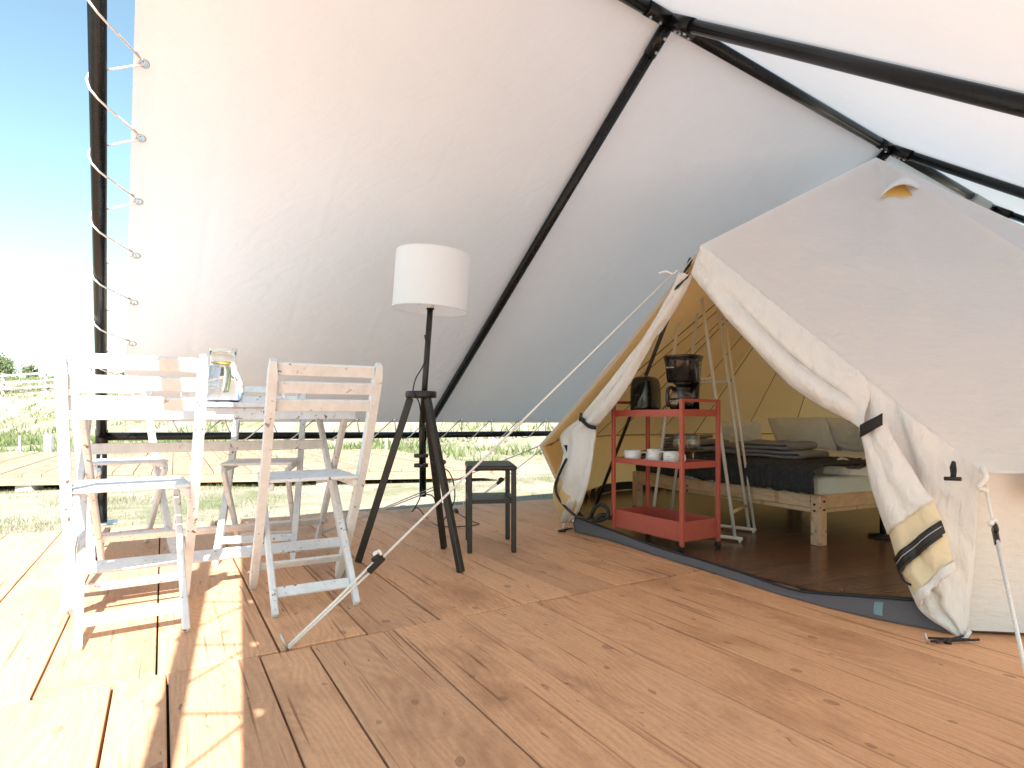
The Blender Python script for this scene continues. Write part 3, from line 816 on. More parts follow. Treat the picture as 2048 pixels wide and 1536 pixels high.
def smooth_path(pts, n=6):
    out = []
    for i in range(len(pts)-1):
        p0, p1, p2, p3 = pts[max(i-1, 0)], pts[i], pts[i+1], pts[min(i+2, len(pts)-1)]
        for k in range(n):
            t_ = k/n; out.append(.5*((2*p1)+(p2-p0)*t_+(2*p0-5*p1+4*p2-p3)*t_*t_+(3*p1-p0-3*p2+p3)*t_**3))
    return out+[pts[-1]]
zp.tube(smooth_path(zl), .0085, 8); zp.build('zip', M['zip'], fl2)
# tie of the left flap
m = MB(); m.grid(lambda u, v: DP(1161+31*u, 836+19*u+6*math.sin(math.pi*u)+(v-.5)*8, .085+.02*math.sin(math.pi*u)), 12, 2)
tie = m.build('tie_strap', M['black_strap'], fl, solid=.006)
m = MB(); m.tube([DP(1162, 826, .1), DP(1160, 842, .1)], .008, 8); m.tube([DP(1161, 834, .1), DP(1170, 840, .1)], .005, 6); m.build('toggle', M['black_plastic'], tie)
m = MB(); m.grid(lambda u, v: DP(1127+7*u, 890+22*v, .10), 2, 6); m.build('strap_end', M['black_strap'], fl2, solid=.006)
# black webbing at the peak of the door
m = MB(); m.grid(lambda u, v: DP(1352+28*v-5*u, 574-26*v+8*u, .055+.01*math.sin(3*v)), 4, 8); m.build('peak_webbing', M['black_strap'], tent, solid=.005)

# right door cloth: hangs from the roof edge A-WR down to the drawn-back line
lowb = [(1384, 549), (1418, 590), (1450, 629), (1500, 684), (1550, 738), (1600, 783), (1650, 815), (1695, 838), (1724, 858)]
upb = []
def edgeAW(t_): return A.lerp(WR, t_)
tu = [0, .07, .135, .23, .33, .44, .54, .63, .70]
lowp = smooth_path([DP(x, y, .03+.02*min(1, i/4)) for i, (x, y) in enumerate(lowb)], 8)
upp = smooth_path([edgeAW(t_) for t_ in tu], 8)
def fr(u, v):
    i = u*(len(lowp)-1); k = min(int(i), len(lowp)-2); q = i-k
    a, b = upp[k].lerp(upp[k+1], q), lowp[k].lerp(lowp[k+1], q)
    p = a.lerp(b, v)
    fold = .045*math.sin(math.pi*v)*min(1, 5*u)*min(1, 1.2) 
    crease = -.040*math.exp(-((v-(.38+.25*u))/.07)**2)*min(1, 3*u)*(u**.8)
    roll = .03*math.sin(math.pi*min(1, max(0, (v-.55)/.45)))*min(1, 4*u)
    return p + dn_*((fold+crease+roll)*(1-u**7)+.006*fbm((u*6, v*2, 2.2), 1.6))
fR = MB().grid(fr, 90, 30).build('door_flap', M['flap'], tent, solid=.006, offset=-1)
# wall panel beside the door from the tie to the corner foot
leftb = [DP(1722, 856, .015), DP(1740, 905, .02), DP(1752, 965, .02), DP(1775, 1035, .03), DP(1803, 1130, .05), DP(1826, 1190, .07), DP(1846, 1224, .08), DP(1888, 1254, .06), DP(1922, 1276, .03)]
leftp = smooth_path(leftb, 8)
rb = [WR+dn_*-.005] + [WR.lerp(V3(DR.x, DR.y, .012), k/8) for k in range(1, 9)]
rightp = smooth_path(rb, 8)
topline = smooth_path([edgeAW(.66), edgeAW(.8), edgeAW(1)], 8)
def wp(u, v):
    i = v*(len(leftp)-1); k = min(int(i), len(leftp)-2); q = i-k
    a, b = leftp[k].lerp(leftp[k+1], q), rightp[k].lerp(rightp[k+1], q)
    p = a.lerp(b, u)
    if v < .12:            # top edge follows the roof edge
        tl = edgeAW(.60+.40*u); p = tl.lerp(p, v/.12)
    return p + dn_*(.05*math.sin(math.pi*u)*math.sin(math.pi*v)+.014*math.sin(math.pi*u)*math.sin(13*u+2.5*fbm((u, v*2, 5), 1.5))+.008*fbm((p.x*2, p.y*2, p.z), 2.5))
wpo = MB().grid(wp, 50, 50).build('door_panel', M['flap'], tent, solid=.004, offset=-1)
for k_, pth in enumerate(([wp(.80, v) for v in np.linspace(.02, .93, 20)], [wp(.86, v) for v in np.linspace(.02, .93, 20)], [wp(u, .90) for u in np.linspace(.15, .98, 20)])):
    MB().tube([p+dn_*.001 for p in pth], .0022, 5).build('stitched_seam', M['flap'], wpo)
# hanging end of the right flap with its zip patch
rowsR = [((1725, 862), (1765, 840)), ((1735, 900), (1790, 890)), ((1745, 960), (1825, 945)), ((1765, 1025), (1850, 985)), ((1780, 1068), (1866, 1001)), ((1797, 1125), (1888, 1050)), ((1812, 1160), (1897, 1085)), ((1834, 1195), (1906, 1122)), ((1843, 1212), (1908, 1138))]
fnR, mR = cloth_rows(rowsR, 8, 1.3, .012, .035, [.055, .07, .085, .095, .10, .105, .11, .115, .115], 9)
def crop(fn, v0, v1, off=0, u0=0, u1=1): return lambda u, v: fn(u0+(u1-u0)*u, v0+(v1-v0)*v)+dn_*off
hang = MB().grid(crop(fnR, 0, .5), 22, 30).build('door_flap', M['flap'], tent, solid=.010, offset=-1)
M['zip_patch'] = cloth('zip_patch_cloth', (.86, .76, .56), .2, (.9, .78, .5), (4, 4, 4), .35, 6)
MB().grid(crop(fnR, .5, .87, .003), 22, 24).build('zip_patch', M['zip_patch'], hang, solid=.004)
MB().grid(crop(fnR, .87, 1, .003), 22, 6).build('flap_hem', M['flap'], hang, solid=.010, offset=-1)
MB().grid(crop(fnR, .47, .505, .003), 22, 4).build('flap_hem', M['flap'], hang, solid=.004)
MB().grid(crop(fnR, .600, .678, .014, -.01, 1.01), 22, 4).build('zip', M['zip'], hang, solid=.006)
m = MB()
for i in range(46):
    p = fnR(.02+i*.021, .676)+dn_*.016; q = fnR(.02+i*.021, .694)+dn_*.014; m.bar(p, q, .004, .004, bev=0)
m.build('zip_teeth', M['zip'], hang)
m = MB(); m.tube([fnR(u, .630)+dn_*.019 for u in np.linspace(0, 1, 16)], .0013, 5); m.build('zip_stitching', M['rope_grey'], hang)
m = MB(); zt = [fnR(-.01, .66)+dn_*.012, fnR(-.02, .70)+dn_*.012, fnR(.03, .76)+dn_*.02, fnR(.10, .80)+dn_*.012]
m.tube(smooth_path(zt), .004, 6); m.build('zip_pull', M['zip'], hang)
m = MB(); m.grid(lambda u, v: DP(1721+44*u, 862-24*u+(v-.5)*24, .105+.012*math.sin(math.pi*u)), 12, 3); m.build('tie_strap', M['black_strap'], fR, solid=.006)
# black toggle hanging below the eave, cloth tab at the corner, rolled window cloth at the edge
m = MB(); m.tube([DP(1907, 924, .05), DP(1903, 935, .07), DP(1905, 950, .07), DP(1902, 957, .07)], .0055, 6)
m.tube([DP(1908, 925, .05), DP(1910, 940, .07), DP(1908, 957, .07)], .0055, 6); ts_ = m.build('toggle_strap', M['black_strap'], wpo)
m = MB(); m.tube([DP(1889, 957, .075), DP(1922, 958, .075)], .0065, 8); m.build('toggle', M['black_plastic'], ts_)
wd_ = (wtop[1]-wtop[0]).normalized()
rc = WR + wd_*.115 + V3(0, -.03, -.035)
m = MB(); sp = [rc+V3(0, 0, 0)+V3(math.cos(a)*(.006+.0022*a), 0, math.sin(a)*(.010+.0042*a)) for a in np.linspace(0, 12, 50)]
m.add([p+V3(0, -.02, 0) for p in sp]+[p+wd_*.20+V3(0, .0, 0) for p in sp], [(i, i+1, 51+i, 50+i) for i in range(49)], True)
M['peach'] = cloth('rolled_cloth', (.78, .62, .50), .2, None, (3, 3, 3), .3, 5)
m.build('rolled_blind', M['peach'], tent, solid=.003)
# groundsheet sill with its black zip edge
bot_px = [(1150, 1064), (1185, 1072), (1220, 1081), (1260, 1094), (1300, 1107), (1350, 1123), (1400, 1138), (1450, 1154), (1500, 1170), (1550, 1186), (1600, 1200), (1650, 1214), (1700, 1226), (1750, 1238), (1800, 1248), (1850, 1257), (1905, 1268)]
top_py = [1034, 1047, 1060, 1075, 1090, 1106, 1120, 1136, 1152, 1170, 1184, 1189, 1192, 1196, 1199, 1206, 1232]
bp = []; tp = []
for (x, y), ty in zip(bot_px, top_py):
    g_ = ground_pt(x, y, .003); bp.append(g_); tp.append(on_ray(x, ty, g_.y+.035))
bp, tp = smooth_path(bp, 5), smooth_path(tp, 5)
def sill(u, v):
    i = u*(len(bp)-1); k = min(int(i), len(bp)-2); q = i-k
    p = bp[k].lerp(bp[k+1], q).lerp(tp[k].lerp(tp[k+1], q), v)
    return p + dn_*(.008*math.sin(math.pi*v)+.006*math.sin(math.pi*v)*fbm((u*9, v, 3), 1))
so = MB().grid(sill, 90, 8).build('door_sill', M['grey_sheet'], tent, solid=.004)
MB().tube([p+V3(0, 0, .003) for p in tp], .0065, 6).build('zip', M['zip'], so)
m = MB()
for i in range(int(len(tp)*.62), len(tp)-8):
    for q in (0, .33, .66):
        p = tp[i].lerp(tp[i+1], q); m.box(p+V3(0, 0, .006), (.004, .005, .008))
m.build('zip_teeth', M['zip'], so)
m = MB(); m.grid(lambda u, v: sill(.815+.022*u, .25+.6*v)+dn_*.006, 4, 4)
M['teal'] = simple('teal_patch', (.16, .26, .28), .7, 0, 60, .15); m.build('repair_patch', M['teal'], so)
m = MB(); m.tube(smooth_path([V3(*DP(1180, 1036, .03)), V3(*DP(1188, 1018, .02)), V3(*DP(1200, 1008, 0)), V3(*DP(1215, 1018, -.02)), V3(*DP(1214, 1034, 0)), V3(*DP(1196, 1042, .02)), V3(*DP(1180, 1036, .03))]), .011, 7)
m.tube(smooth_path([DP(1190, 1040, .03), DP(1204, 1030, .0), DP(1222, 1036, -.02)]), .014, 7)
m.build('bunched_zip', M['zip'], so)

# floor boards inside
fo = MB(); fp = [V3(p.x, p.y, 0).lerp(C, .012) for p in ring]
fo.add([(p.x, p.y, .0035) for p in fp]+[(p.x, p.y, .006) for p in fp], [tuple(range(len(fp)))[::-1], tuple(range(len(fp), 2*len(fp)))])
flo = fo.build('floor', M['joist'], tent)
fdir = V3(.93, .367); fnn = V3(-.367, .93)
def clip_half(poly, n, k, keep_less):
    out = []
    for i in range(len(poly)):
        a, b = poly[i], poly[(i+1) % len(poly)]; da, db = a.dot(n)-k, b.dot(n)-k
        if not keep_less: da, db = -da, -db
        if da <= 0: out.append(a)
        if (da < 0) != (db < 0) and da != db: out.append(a.lerp(b, da/(da-db)))
    return out
kmin = min(p.dot(fnn) for p in fp); kmax = max(p.dot(fnn) for p in fp); kk = kmin
while kk < kmax:
    wd = .135
    poly = clip_half(clip_half(fp, fnn, kk+.0015, False), fnn, kk+wd-.0015, True)
    if len(poly) >= 3:
        ctr = sum(poly, V3(0, 0))/len(poly); rm = Matrix.Rotation(-math.atan2(fdir.y, fdir.x), 3, 'Z')
        q = [rm @ (p-ctr) for p in poly]; n = len(q); m = MB()
        m.add([(p.x, p.y, -.004) for p in q]+[(p.x, p.y, .004) for p in q], [tuple(range(n))[::-1], tuple(range(n, 2*n))]+[(i, (i+1) % n, n+(i+1) % n, n+i) for i in range(n)])
        o = m.build('floorboard', M['floor'], None); o.parent = flo; o.location = ctr-V3(C.x, C.y)+V3(0, 0, .0085); o.rotation_euler = (0, 0, math.atan2(fdir.y, fdir.x))
    kk += wd

# guy ropes -------------------------------------------------------------------
def guy(a, b, split, name='guy_rope', mat='rope', r=.0042, gap=.02, slider=True, knot=True):
    m = MB(); s = a.lerp(b, split); d = (b-a).normalized(); sd = d.cross(V3(0, 0, 1)).normalized()
    m.tube([a, s], r, 8)
    lift = V3(0, 0, gap)
    m.tube([s+lift*.6, s.lerp(b, .5)+lift*.35, b+V3(0, 0, .012)], r, 8); m.tube([s-lift*.4, b+V3(0, 0, .004)], r, 8)
    g_ = m.build(name, M[mat], tent)
    if slider:
        up = sd.cross(d); m = MB()
        m.bar(s-d*.020, s+d*.050, .012, .026, up, .004); m.bar(s-d*.012+up*.014, s+d*.018+up*.016, .012, .020, up, .004)
        m.build('rope_slider', M['black_plastic'], g_)
    if knot:
        m = MB(); kc = s+V3(-.012, 0, .024)
        m.lathe([(.001, -.010), (.007, -.006), (.009, 0), (.007, .006), (.001, .010)], kc, 10); m.tube(smooth_path([kc, kc+V3(.012, 0, .010), kc+V3(.02, 0, -.004)]), .005, 6)
        m.build('knot', M[mat], g_)
    return g_
def peg(p, lean, g_, L=.06):
    m = MB(); d = V3(*lean).normalized(); m.tube([p-V3(0, 0, .01), p+d*L], .0035, 8); m.build('peg', M['zinc'], g_)
GA = A.lerp(WL, .13)+V3(-.02, -.03, .01); GB = ground_pt(577, 1299)
g1 = guy(GA, GB, .840, gap=.024); peg(GB, (-.45, -.1, 1), g1, .055)
m = MB(); m.tube(smooth_path([GA+V3(.03, .02, .02), GA, GA+V3(-.03, 0, .012), GA+V3(-.065, 0, .004)]), .006, 7); m.build('tie_loop', M['rope'], g1)
G2 = ground_pt(640, 1070); g2 = guy(WL, G2, .42, mat='rope_grey', r=.0035, gap=.02, slider=False, knot=False); peg(G2, (-.4, 0, 1), g2)
G3 = V3(-.36, 4.52, 0); g3 = guy(wtop[-2], G3, .60, mat='rope_grey', r=.0032, gap=.02, knot=False); peg(G3, (-.4, 0, 1), g3)
G4 = V3(1.10, 1.21, 0); g4 = guy(WR+V3(.0, -.01, -.03), G4, .26, gap=.018, mat='rope'); peg(G4, (0, -.5, 1), g4)
m = MB(); m.tube(smooth_path([DP(1964, 935, .02), DP(1972, 955, .05), DP(1962, 968, .06), DP(1958, 975, .06), DP(1975, 982, .06)]), .008, 7); m.build('tie_loop', M['rope'], g4)
# black storm pegs at the two front corners
def corner_peg(c, ang, nm='corner_anchor'):
    m = MB(); z = .008
    for a_, L, w_ in ((0, .115, .007), (.32, .085, .006), (-.2, .075, .006)):
        d = V3(math.cos(ang+a_), math.sin(ang+a_)); m.bar(c+V3(0, 0, z)-d*.055, c+V3(0, 0, z+.002)+d*L*.9, w_, .007, bev=.002); z += .003
    m.lathe([(.001, 0), (.011, .0), (.011, .014), (.001, .016)], c, 12); o = m.build(nm, M['black_plastic'], tent)
    m = MB(); q = c-V3(math.cos(ang), math.sin(ang))*.06; m.tube([q-V3(0, 0, .01), q+V3(-.012, 0, .035)], .003, 6); m.build('peg', M['zinc'], o)
    return o
corner_peg(ground_pt(1895, 1287), .05); corner_peg(ground_pt(1128, 1064), .9)
m = MB(); m.lathe([(.010, -.008), (.016, -.008), (.016, .008), (.010, .008), (.010, -.008)], DP(1917, 1264, .01), 14, Matrix.Rotation(R(90), 3, 'X')); m.build('corner_ring', M['white_metal'], tent)
m = MB(); m.tube(smooth_path([DP(1940, 1262, .02), DP(1930, 1276, .04), DP(1918, 1282, .05)]), [.006]*6+[.012]*6+[.016], 8); m.build('corner_loop', M['flap'], tent)
m = MB(); m.tube(smooth_path([DP(1131, 1043, .03), DP(1127, 1050, .04), DP(1126, 1056, .05)]), .004, 6); m.build('corner_loop', M['rope'], tent)

# ------------------------------------------------------------------ folding chairs
def make_chair():
    c = thing('folding_chair', 'x', 'chair', (0, 0, 0), 0, 'white folding chairs around the table')
    W = M['white_wood']
    for sx in (-1, 1):
        x = sx*.172
        m = MB()      # bent back post, front foot to top rail
        path = [(x, .436, 0), (x, .235, .235), (x, .075, .45), (x, -.06, .66), (x, -.178, .885)]
        for a, b in zip(path[:-1], path[1:]): pass
        pts = smooth_path([V3(*p) for p in path], 4); n = len(pts); V = []
        for i, p in enumerate(pts):
            tdir = (pts[min(i+1, n-1)]-pts[max(i-1, 0)]).normalized(); nn = V3(0, tdir.z, -tdir.y)
            hw, hd = .0140, .0195
            if i in (0, n-1): hw, hd = .009, .015
            for qx, qn in ((-1, -1), (1, -1), (1, 1), (-1, 1)): 
                V.append(p+V3(qx*hw, 0, 0)+nn*qn*hd)
        m.add(V, [(0, 1, 2, 3), ((n-1)*4+3, (n-1)*4+2, (n-1)*4+1, (n-1)*4)]+[(i*4+k, (i+1)*4+k, (i+1)*4+(k+1) % 4, i*4+(k+1) % 4) for i in range(n-1) for k in range(4)])
        m.build('back_post', W, c)
        x = sx*.142
        m = MB(); m.bar((x, 0, .006), (x, .40, .448), .022, .034, (0, -1, 1), .004); m.build('leg', W, c)
        m = MB(); m.bar((sx*.150, .05, .452), (sx*.150, .375, .452), .020, .030, bev=.004); m.build('seat_rail', W, c)
    for k in range(6):
        y = .062+k*.058; m = MB(); m.bar((-.162 if k else -.158, y, .474), (.162 if k else .158, y, .474), .046, .013, bev=.003); m.build('seat_slat', W, c)
    for k, z in enumerate((.742, .800, .858)):
        y = -.06-.118*(z-.66)/.225; m = MB(); m.bar((-.160, y, z), (.160, y, z), .012, .044, (0, -.46, .885), .003); m.build('back_slat', W, c)
    m = MB(); m.bar((-.131, .062, .072), (.131, .062, .072), .012, .040, (0, .9, 1), .003); m.build('stretcher', W, c)
    m = MB(); m.bar((-.160, .345, .105), (.160, .345, .105), .012, .040, (0, -.85, 1), .003); m.build('stretcher', W, c)
    return c
ch = make_chair()
spots = [((-1.1775, 1.824), .595, 'sunlit white slatted folding chair with its back to the viewer, nearest the left edge'),
         ((-.701, 2.109), .518, 'shaded white slatted folding chair with chipped paint beside the black tripod lamp'),
         ((-2.16, 3.196), R(223.8), 'white folding chair beyond the table, in front of the black canopy post'),
         ((-1.335, 3.204), R(194.5), 'white folding chair beyond the table, seen between the two near chairs')]
for i, ((x, y), a, lb) in enumerate(spots):
    c = ch if i == 0 else copy_tree(ch)
    c.location = (x, y, 0); c.rotation_euler = (0, 0, a); c['label'] = lb

# ------------------------------------------------------------------ table
TN = V3(-1.70, 2.10); tr_, tf_ = V3(.8704, .4924), V3(-.4924, .8704); TT = .763
table = thing('folding_table', 'white wooden folding table with crossed legs and a slatted top', 'table', V3(*(TN+tr_*.6+tf_*.33)))
TP = lambda a, b, z: TN+tr_*a+tf_*b+V3(0, 0, z)
for k in range(7):
    b = .046+k*.0945; MB().bar(TP(0, b, TT-.010), TP(1.19, b, TT-.010), .090, .020, bev=.003).build('top_slat', M['white_wood'], table)
for b in (.035, .625): MB().bar(TP(.045, b, TT-.047), TP(1.145, b, TT-.047), .024, .050, bev=.003).build('apron', M['white_wood'], table)
for a in (.06, .60, 1.13): MB().bar(TP(a, .05, TT-.034), TP(a, .61, TT-.034), .045, .025, bev=.003).build('batten', M['white_wood'], table)
for s0 in (.085, 1.085):
    MB().bar(TP(s0, -.09, .005), TP(s0, .56, TT-.05), .024, .040, (0, 0, 1), .004).build('leg', M['white_wood'], table)
    MB().bar(TP(s0+.03, .75, .005), TP(s0+.03, .10, TT-.05), .024, .040, (0, 0, 1), .004).build('leg', M['white_wood'], table)
MB().bar(TP(.098, .405, .565), TP(1.073, .405, .565), .022, .045, bev=.003).build('stretcher', M['white_wood'], table)
MB().bar(TP(.05, .03, .135), TP(1.12, .03, .135), .016, .050, tf_*.88+V3(0, 0, 1), .003).build('stretcher', M['white_wood'], table)
MB().bar(TP(.08, .64, .135), TP(1.15, .64, .135), .016, .045, tf_*-.88+V3(0, 0, 1), .003).build('stretcher', M['white_wood'], table)
m = MB(); m.box(TP(.60, -.004, TT-.012), (.075, .012, .018), Matrix.Rotation(math.atan2(tr_.y, tr_.x), 3, 'Z'), .002); m.build('hinge_block', M['white_wood'], table)

def dens(prof, e=.0006):
    out = [prof[0]]
    for (r0, z0), (r1, z1) in zip(prof[:-1], prof[1:]):
        L_ = math.hypot(r1-r0, z1-z0)
        if L_ > 4*e: out += [(r0+(r1-r0)*e/L_, z0+(z1-z0)*e/L_), (r1-(r1-r0)*e/L_, z1-(z1-z0)*e/L_)]
        out.append((r1, z1))
    return out
# jug of water ----------------------------------------------------------------
JP = V3(-1.228, 2.487, TT+.0005)
jug = thing('water_jug', 'glass jug of water with lemon and green peel slices on the white table', 'jug', JP)
out = [(.001, 0), (.055, 0), (.066, .006), (.080, .040), (.0815, .065), (.074, .105), (.058, .142), (.0505, .165), (.050, .19), (.053, .215), (.054, .229)]
inn = [(.0529, .229), (.0519, .215), (.0489, .19), (.0494, .165), (.0567, .1415), (.0727, .1045), (.0802, .065), (.0787, .0405), (.064, .010), (.001, .008)]
MB().lathe(dens(out[:3])[:-1]+out[2:-1]+dens(out[-2:])+[(.0535, .2296)]+dens(inn[:2])+inn[2:-3]+dens(inn[-3:]), JP, 40).build('glass_body', M['glass'], jug)
wprof = [(.001, .0085), (.0635, .0105), (.0768, .041), (.0783, .065), (.0708, .104), (.0548, .141), (.0474, .165), (.0472, .172), (.001, .172)]
MB().lathe(wprof[:-3]+dens(wprof[-3:]), JP, 36).build('water', M['water'], jug)
for k, (dx, dy, dz, rx, ry) in enumerate(((.012, -.018, .166, 12, 8), (-.016, .012, .163, -14, 12))):
    rm = (Matrix.Rotation(R(rx), 3, 'X') @ Matrix.Rotation(R(ry), 3, 'Y'))
    MB().lathe([(.001, -.003), (.024, -.003), (.026, 0), (.024, .003), (.001, .003)], JP+V3(dx, dy, dz), 18, rm).build('lemon_slice', M['lemon'], jug)
rm = Matrix.Rotation(R(88), 3, 'Y') @ Matrix.Rotation(R(12), 3, 'X')
m = MB(); m.grid(lambda u, v: JP+V3(.004+.010*math.sin(2.2*v), -.006+.020*(u-.5), .045+.105*v), 4, 12); m.build('peel_strip', M['cuke_flesh'], jug, solid=.006)
m = MB(); m.grid(lambda u, v: JP+V3(.020+.010*math.sin(2.2*v), -.010+.004*(u-.5), .045+.105*v), 2, 12); m.build('peel_strip', M['cucumber'], jug, solid=.005)
def tumbler():
    g_ = thing('tumbler', 'x', 'glass', (0, 0, 0), 0, 'glass tumblers on the table')
    o_ = [(.001, .0052), (.0335, .0052), (.039, .095), (.0385, .0958), (.0380, .095), (.0323, .0070), (.001, .0070)]
    MB().lathe(dens(o_), (0, 0, 0), 28).build('glass_body', M['glass'], g_)
    MB().lathe(dens([(.001, 0), (.030, 0), (.0325, .0049), (.001, .0049)]), (0, 0, 0), 28).build('glass_base', M['glass'], g_); return g_
tg = tumbler()
for i, (p, lb) in enumerate((((-1.515, 2.395), 'clear tumbler on the table seen behind the sunlit chair back, left of the jug'),
                             ((-1.375, 2.50), 'clear tumbler on the table just left of the water jug, partly behind a chair post'),
                             ((-1.045, 2.76), 'clear tumbler on the table seen through the shaded chair back'))):
    g_ = tg if i == 0 else copy_tree(tg); g_.location = (*p, TT+.0005); g_['label'] = lb

# ------------------------------------------------------------------ floor lamp
LC = V3(-.444, 2.857); lamp = thing('floor_lamp', 'tall floor lamp with white drum shade on black wooden tripod', 'lamp', LC)
for px, py in ((716, 1126), (922, 1146), (888, 1098)):
    f_ = ground_pt(px, py); d = (f_-LC).normalized()
    t_ = LC+d*.052+V3(0, 0, .795); up = d.cross(V3(0, 0, 1))
    m = MB(); m.bar(f_+V3(0, 0, .004), t_, .034, .026, up, .003); m.build('leg', M['black_lamp'], lamp)
m = MB(); m.lathe([(.001, .795), (.072, .795), (.0755, .799), (.0755, .824), (.072, .828), (.001, .828)], LC, 32); m.build('hub', M['black_lamp'], lamp)
PT = LC+V3(.045, 0, 1.236)
m = MB(); m.tube([LC+V3(0, 0, .475), LC+V3(.003, 0, .62), LC+V3(.004, 0, .66)], [.010, .013, .0155], 14); m.tube([LC+V3(.004, 0, .66), PT], .0145, 14); m.build('pole', M['black_lamp'], lamp)
for z in (.505, .458): m = MB(); m.lathe([(.001, z), (.034, z), (.035, z+.003), (.035, z+.014), (.034, z+.017), (.001, z+.017)], LC, 24); m.build('knob', M['black_lamp'], lamp)
m = MB(); m.lathe([(.001, -.035), (.0185, -.035), (.0185, -.008), (.017, -.004), (.001, -.004)], PT+V3(0, 0, .03), 18); m.build('socket', M['white_metal'], lamp)
m = MB(); m.lathe([(.001, 0), (.021, 0), (.021, .006), (.001, .006)], PT+V3(0, 0, .028), 18); m.lathe([(.001, 0), (.020, 0), (.020, .005), (.001, .005)], PT+V3(0, 0, -.008), 18); m.build('socket_ring', M['black_plastic'], lamp)
SC = PT+V3(0, 0, -.012); rm = Matrix.Rotation(R(4.0), 3, 'Y') @ Matrix.Rotation(R(1), 3, 'X')
prof = [(.182, 0), (.182, .004), (.181, .268), (.181, .272)]
so_ = MB().lathe(prof, SC, 56, rm).build('lamp_shade', M['shade'], lamp, solid=.0015)
m = MB(); m.tube([SC+rm @ V3(.182*math.cos(a), .182*math.sin(a), .001) for a in np.linspace(0, 2*math.pi, 48, endpoint=False)], .0022, 6, closed=True)
m.build('shade_rim', M['shade'], so_); m = MB(); m.tube([SC+rm @ V3(.181*math.cos(a), .181*math.sin(a), .271) for a in np.linspace(0, 2*math.pi, 48, endpoint=False)], .0022, 6, closed=True); m.build('shade_rim', M['shade'], so_)
m = MB()
for a in (0, 2.09, 4.19): m.tube([SC+V3(0, 0, .05), SC+rm @ V3(.18*math.cos(a), .18*math.sin(a), .05)], .002, 6)
m.build('shade_spider', M['white_metal'], so_)
cord = [LC+V3(.022, -.03, 1.10), LC+V3(.030, -.018, 1.02), LC+V3(.012, -.02, .95), LC+V3(-.022, -.02, .89), LC+V3(-.034, -.035, .83), LC+V3(-.020, -.085, .81), LC+V3(-.006, -.02, .77), LC+V3(.012, -.02, .66), LC+V3(.045, .03, .60), LC+V3(.075, .06, .51), LC+V3(.05, .03, .49), LC+V3(.085, .04, .46), LC+V3(.13, .05, .43), LC+V3(.155, .06, .36), LC+V3(.15, .08, .27), LC+V3(.08, .12, .17)]
cord += [on_ray(868, 996, 3.05), on_ray(852, 988, 3.02), on_ray(845, 980, 3.0), on_ray(838, 1000, 2.98), on_ray(827, 1020, 2.95), on_ray(824, 1022, 2.96), on_ray(836, 1016, 3.0), ground_pt(852, 1037, .004)+V3(0, 0, .01), ground_pt(876, 1051, .005), ground_pt(920, 1053, .005), ground_pt(958, 1048, .005), ground_pt(945, 1043, .005), ground_pt(925, 1032, .005), ground_pt(916, 1026, .01)]
MB().tube(smooth_path(cord, 6), .0032, 7).build('power_cord', M['black_plastic'], lamp)
p = ground_pt(916, 1025, .012); m = MB(); m.tube([p, p+V3(-.02, .05, .006), p+V3(-.025, .065, .006)], [.007, .017, .018], 10); plug = m.build('plug', M['black_plastic'], lamp)
m = MB(); q = p+V3(-.025, .065, .006)
for s_ in (-.009, .009): m.tube([q+V3(s_, 0, 0), q+V3(s_-.006, .018, .002)], .0022, 6)
m.build('plug_pin', M['zinc'], plug)
m = MB(); cc = LC+V3(.085, .01, .475)
for k in range(3): m.tube([cc+V3(.026*math.cos(a)+.004*k, .012*k-.02, .012*math.sin(a)+.003*k) for a in np.linspace(0, 2*math.pi, 14, endpoint=False)], .0033, 6, closed=True)
m.build('cord_bundle', M['black_plastic'], lamp)

# ------------------------------------------------------------------ black side table
SB = V3(-.122, 3.19); srot = Matrix.Rotation(R(6), 3, 'Z')
st = thing('side_table', 'black two-tier side table on the deck between lamp and tent', 'side table', SB)
SP = lambda x, y, z: SB + srot @ V3(x, y, z)
for sx in (-1, 1):
    for sy in (-1, 1):
        lg = MB().box(SP(sx*.114, sy*.164, .218), (.026, .026, .424), srot, .002).build('leg', M['black_matte'], st)
        MB().box(SP(sx*.114, sy*.164, .004), (.023, .023, .008), srot, .001).build('foot', M['black_plastic'], lg)
MB().box(SP(0, 0, .438), (.262, .362, .026), srot, .008).build('top', M['black_matte'], st)
MB().box(SP(0, 0, .262), (.204, .300, .020), srot, .002).build('shelf', M['black_matte'], st)
for sx in (-1, 1): MB().box(SP(sx*.114, 0, .262), (.018, .302, .026), srot, .002).build('shelf_rail', M['black_matte'], st)

# ------------------------------------------------------------------ red trolley
FR = V3(.853, 2.936); T1, T2 = V3(-.517, .856), V3(.857, .517); TL, TD = .515, .268
trl = thing('serving_trolley', 'red metal three-tier trolley on castors just inside the tent door', 'trolley', V3(*(FR+T1*TL/2+T2*TD/2)))
QP = lambda a, b, z: FR+T1*a+T2*b+V3(0, 0, z)
trot = Matrix((T1, T2*-1 if T1.cross(T2).z < 0 else T2, V3(0, 0, 1))).transposed()
for a in (0, TL):
    for b in (0, TD):
        MB().box(QP(a, b, .424), (.020, .020, .742), trot, .002).build('post', M['red'], trl)
        m = MB(); m.lathe([(.001, 0), (.0165, 0), (.0165, .018), (.001, .018)], QP(a, b+.009, .0285), 16, Matrix.Rotation(math.atan2(T1.y, T1.x)+math.pi/2, 3, 'Z') @ Matrix.Rotation(R(90), 3, 'X')); m.box(QP(a, b, .042), (.016, .026, .016), trot, .002)
        cs = m.build('castor', M['black_plastic'], trl); m = MB(); m.tube([QP(a, b, .046), QP(a, b, .056)], .006, 8); m.build('stem', M['zinc'], cs)
    MB().bar(QP(a, .010, .787), QP(a, TD-.010, .787), .019, .016, bev=.002).build('handle', M['red'], trl)
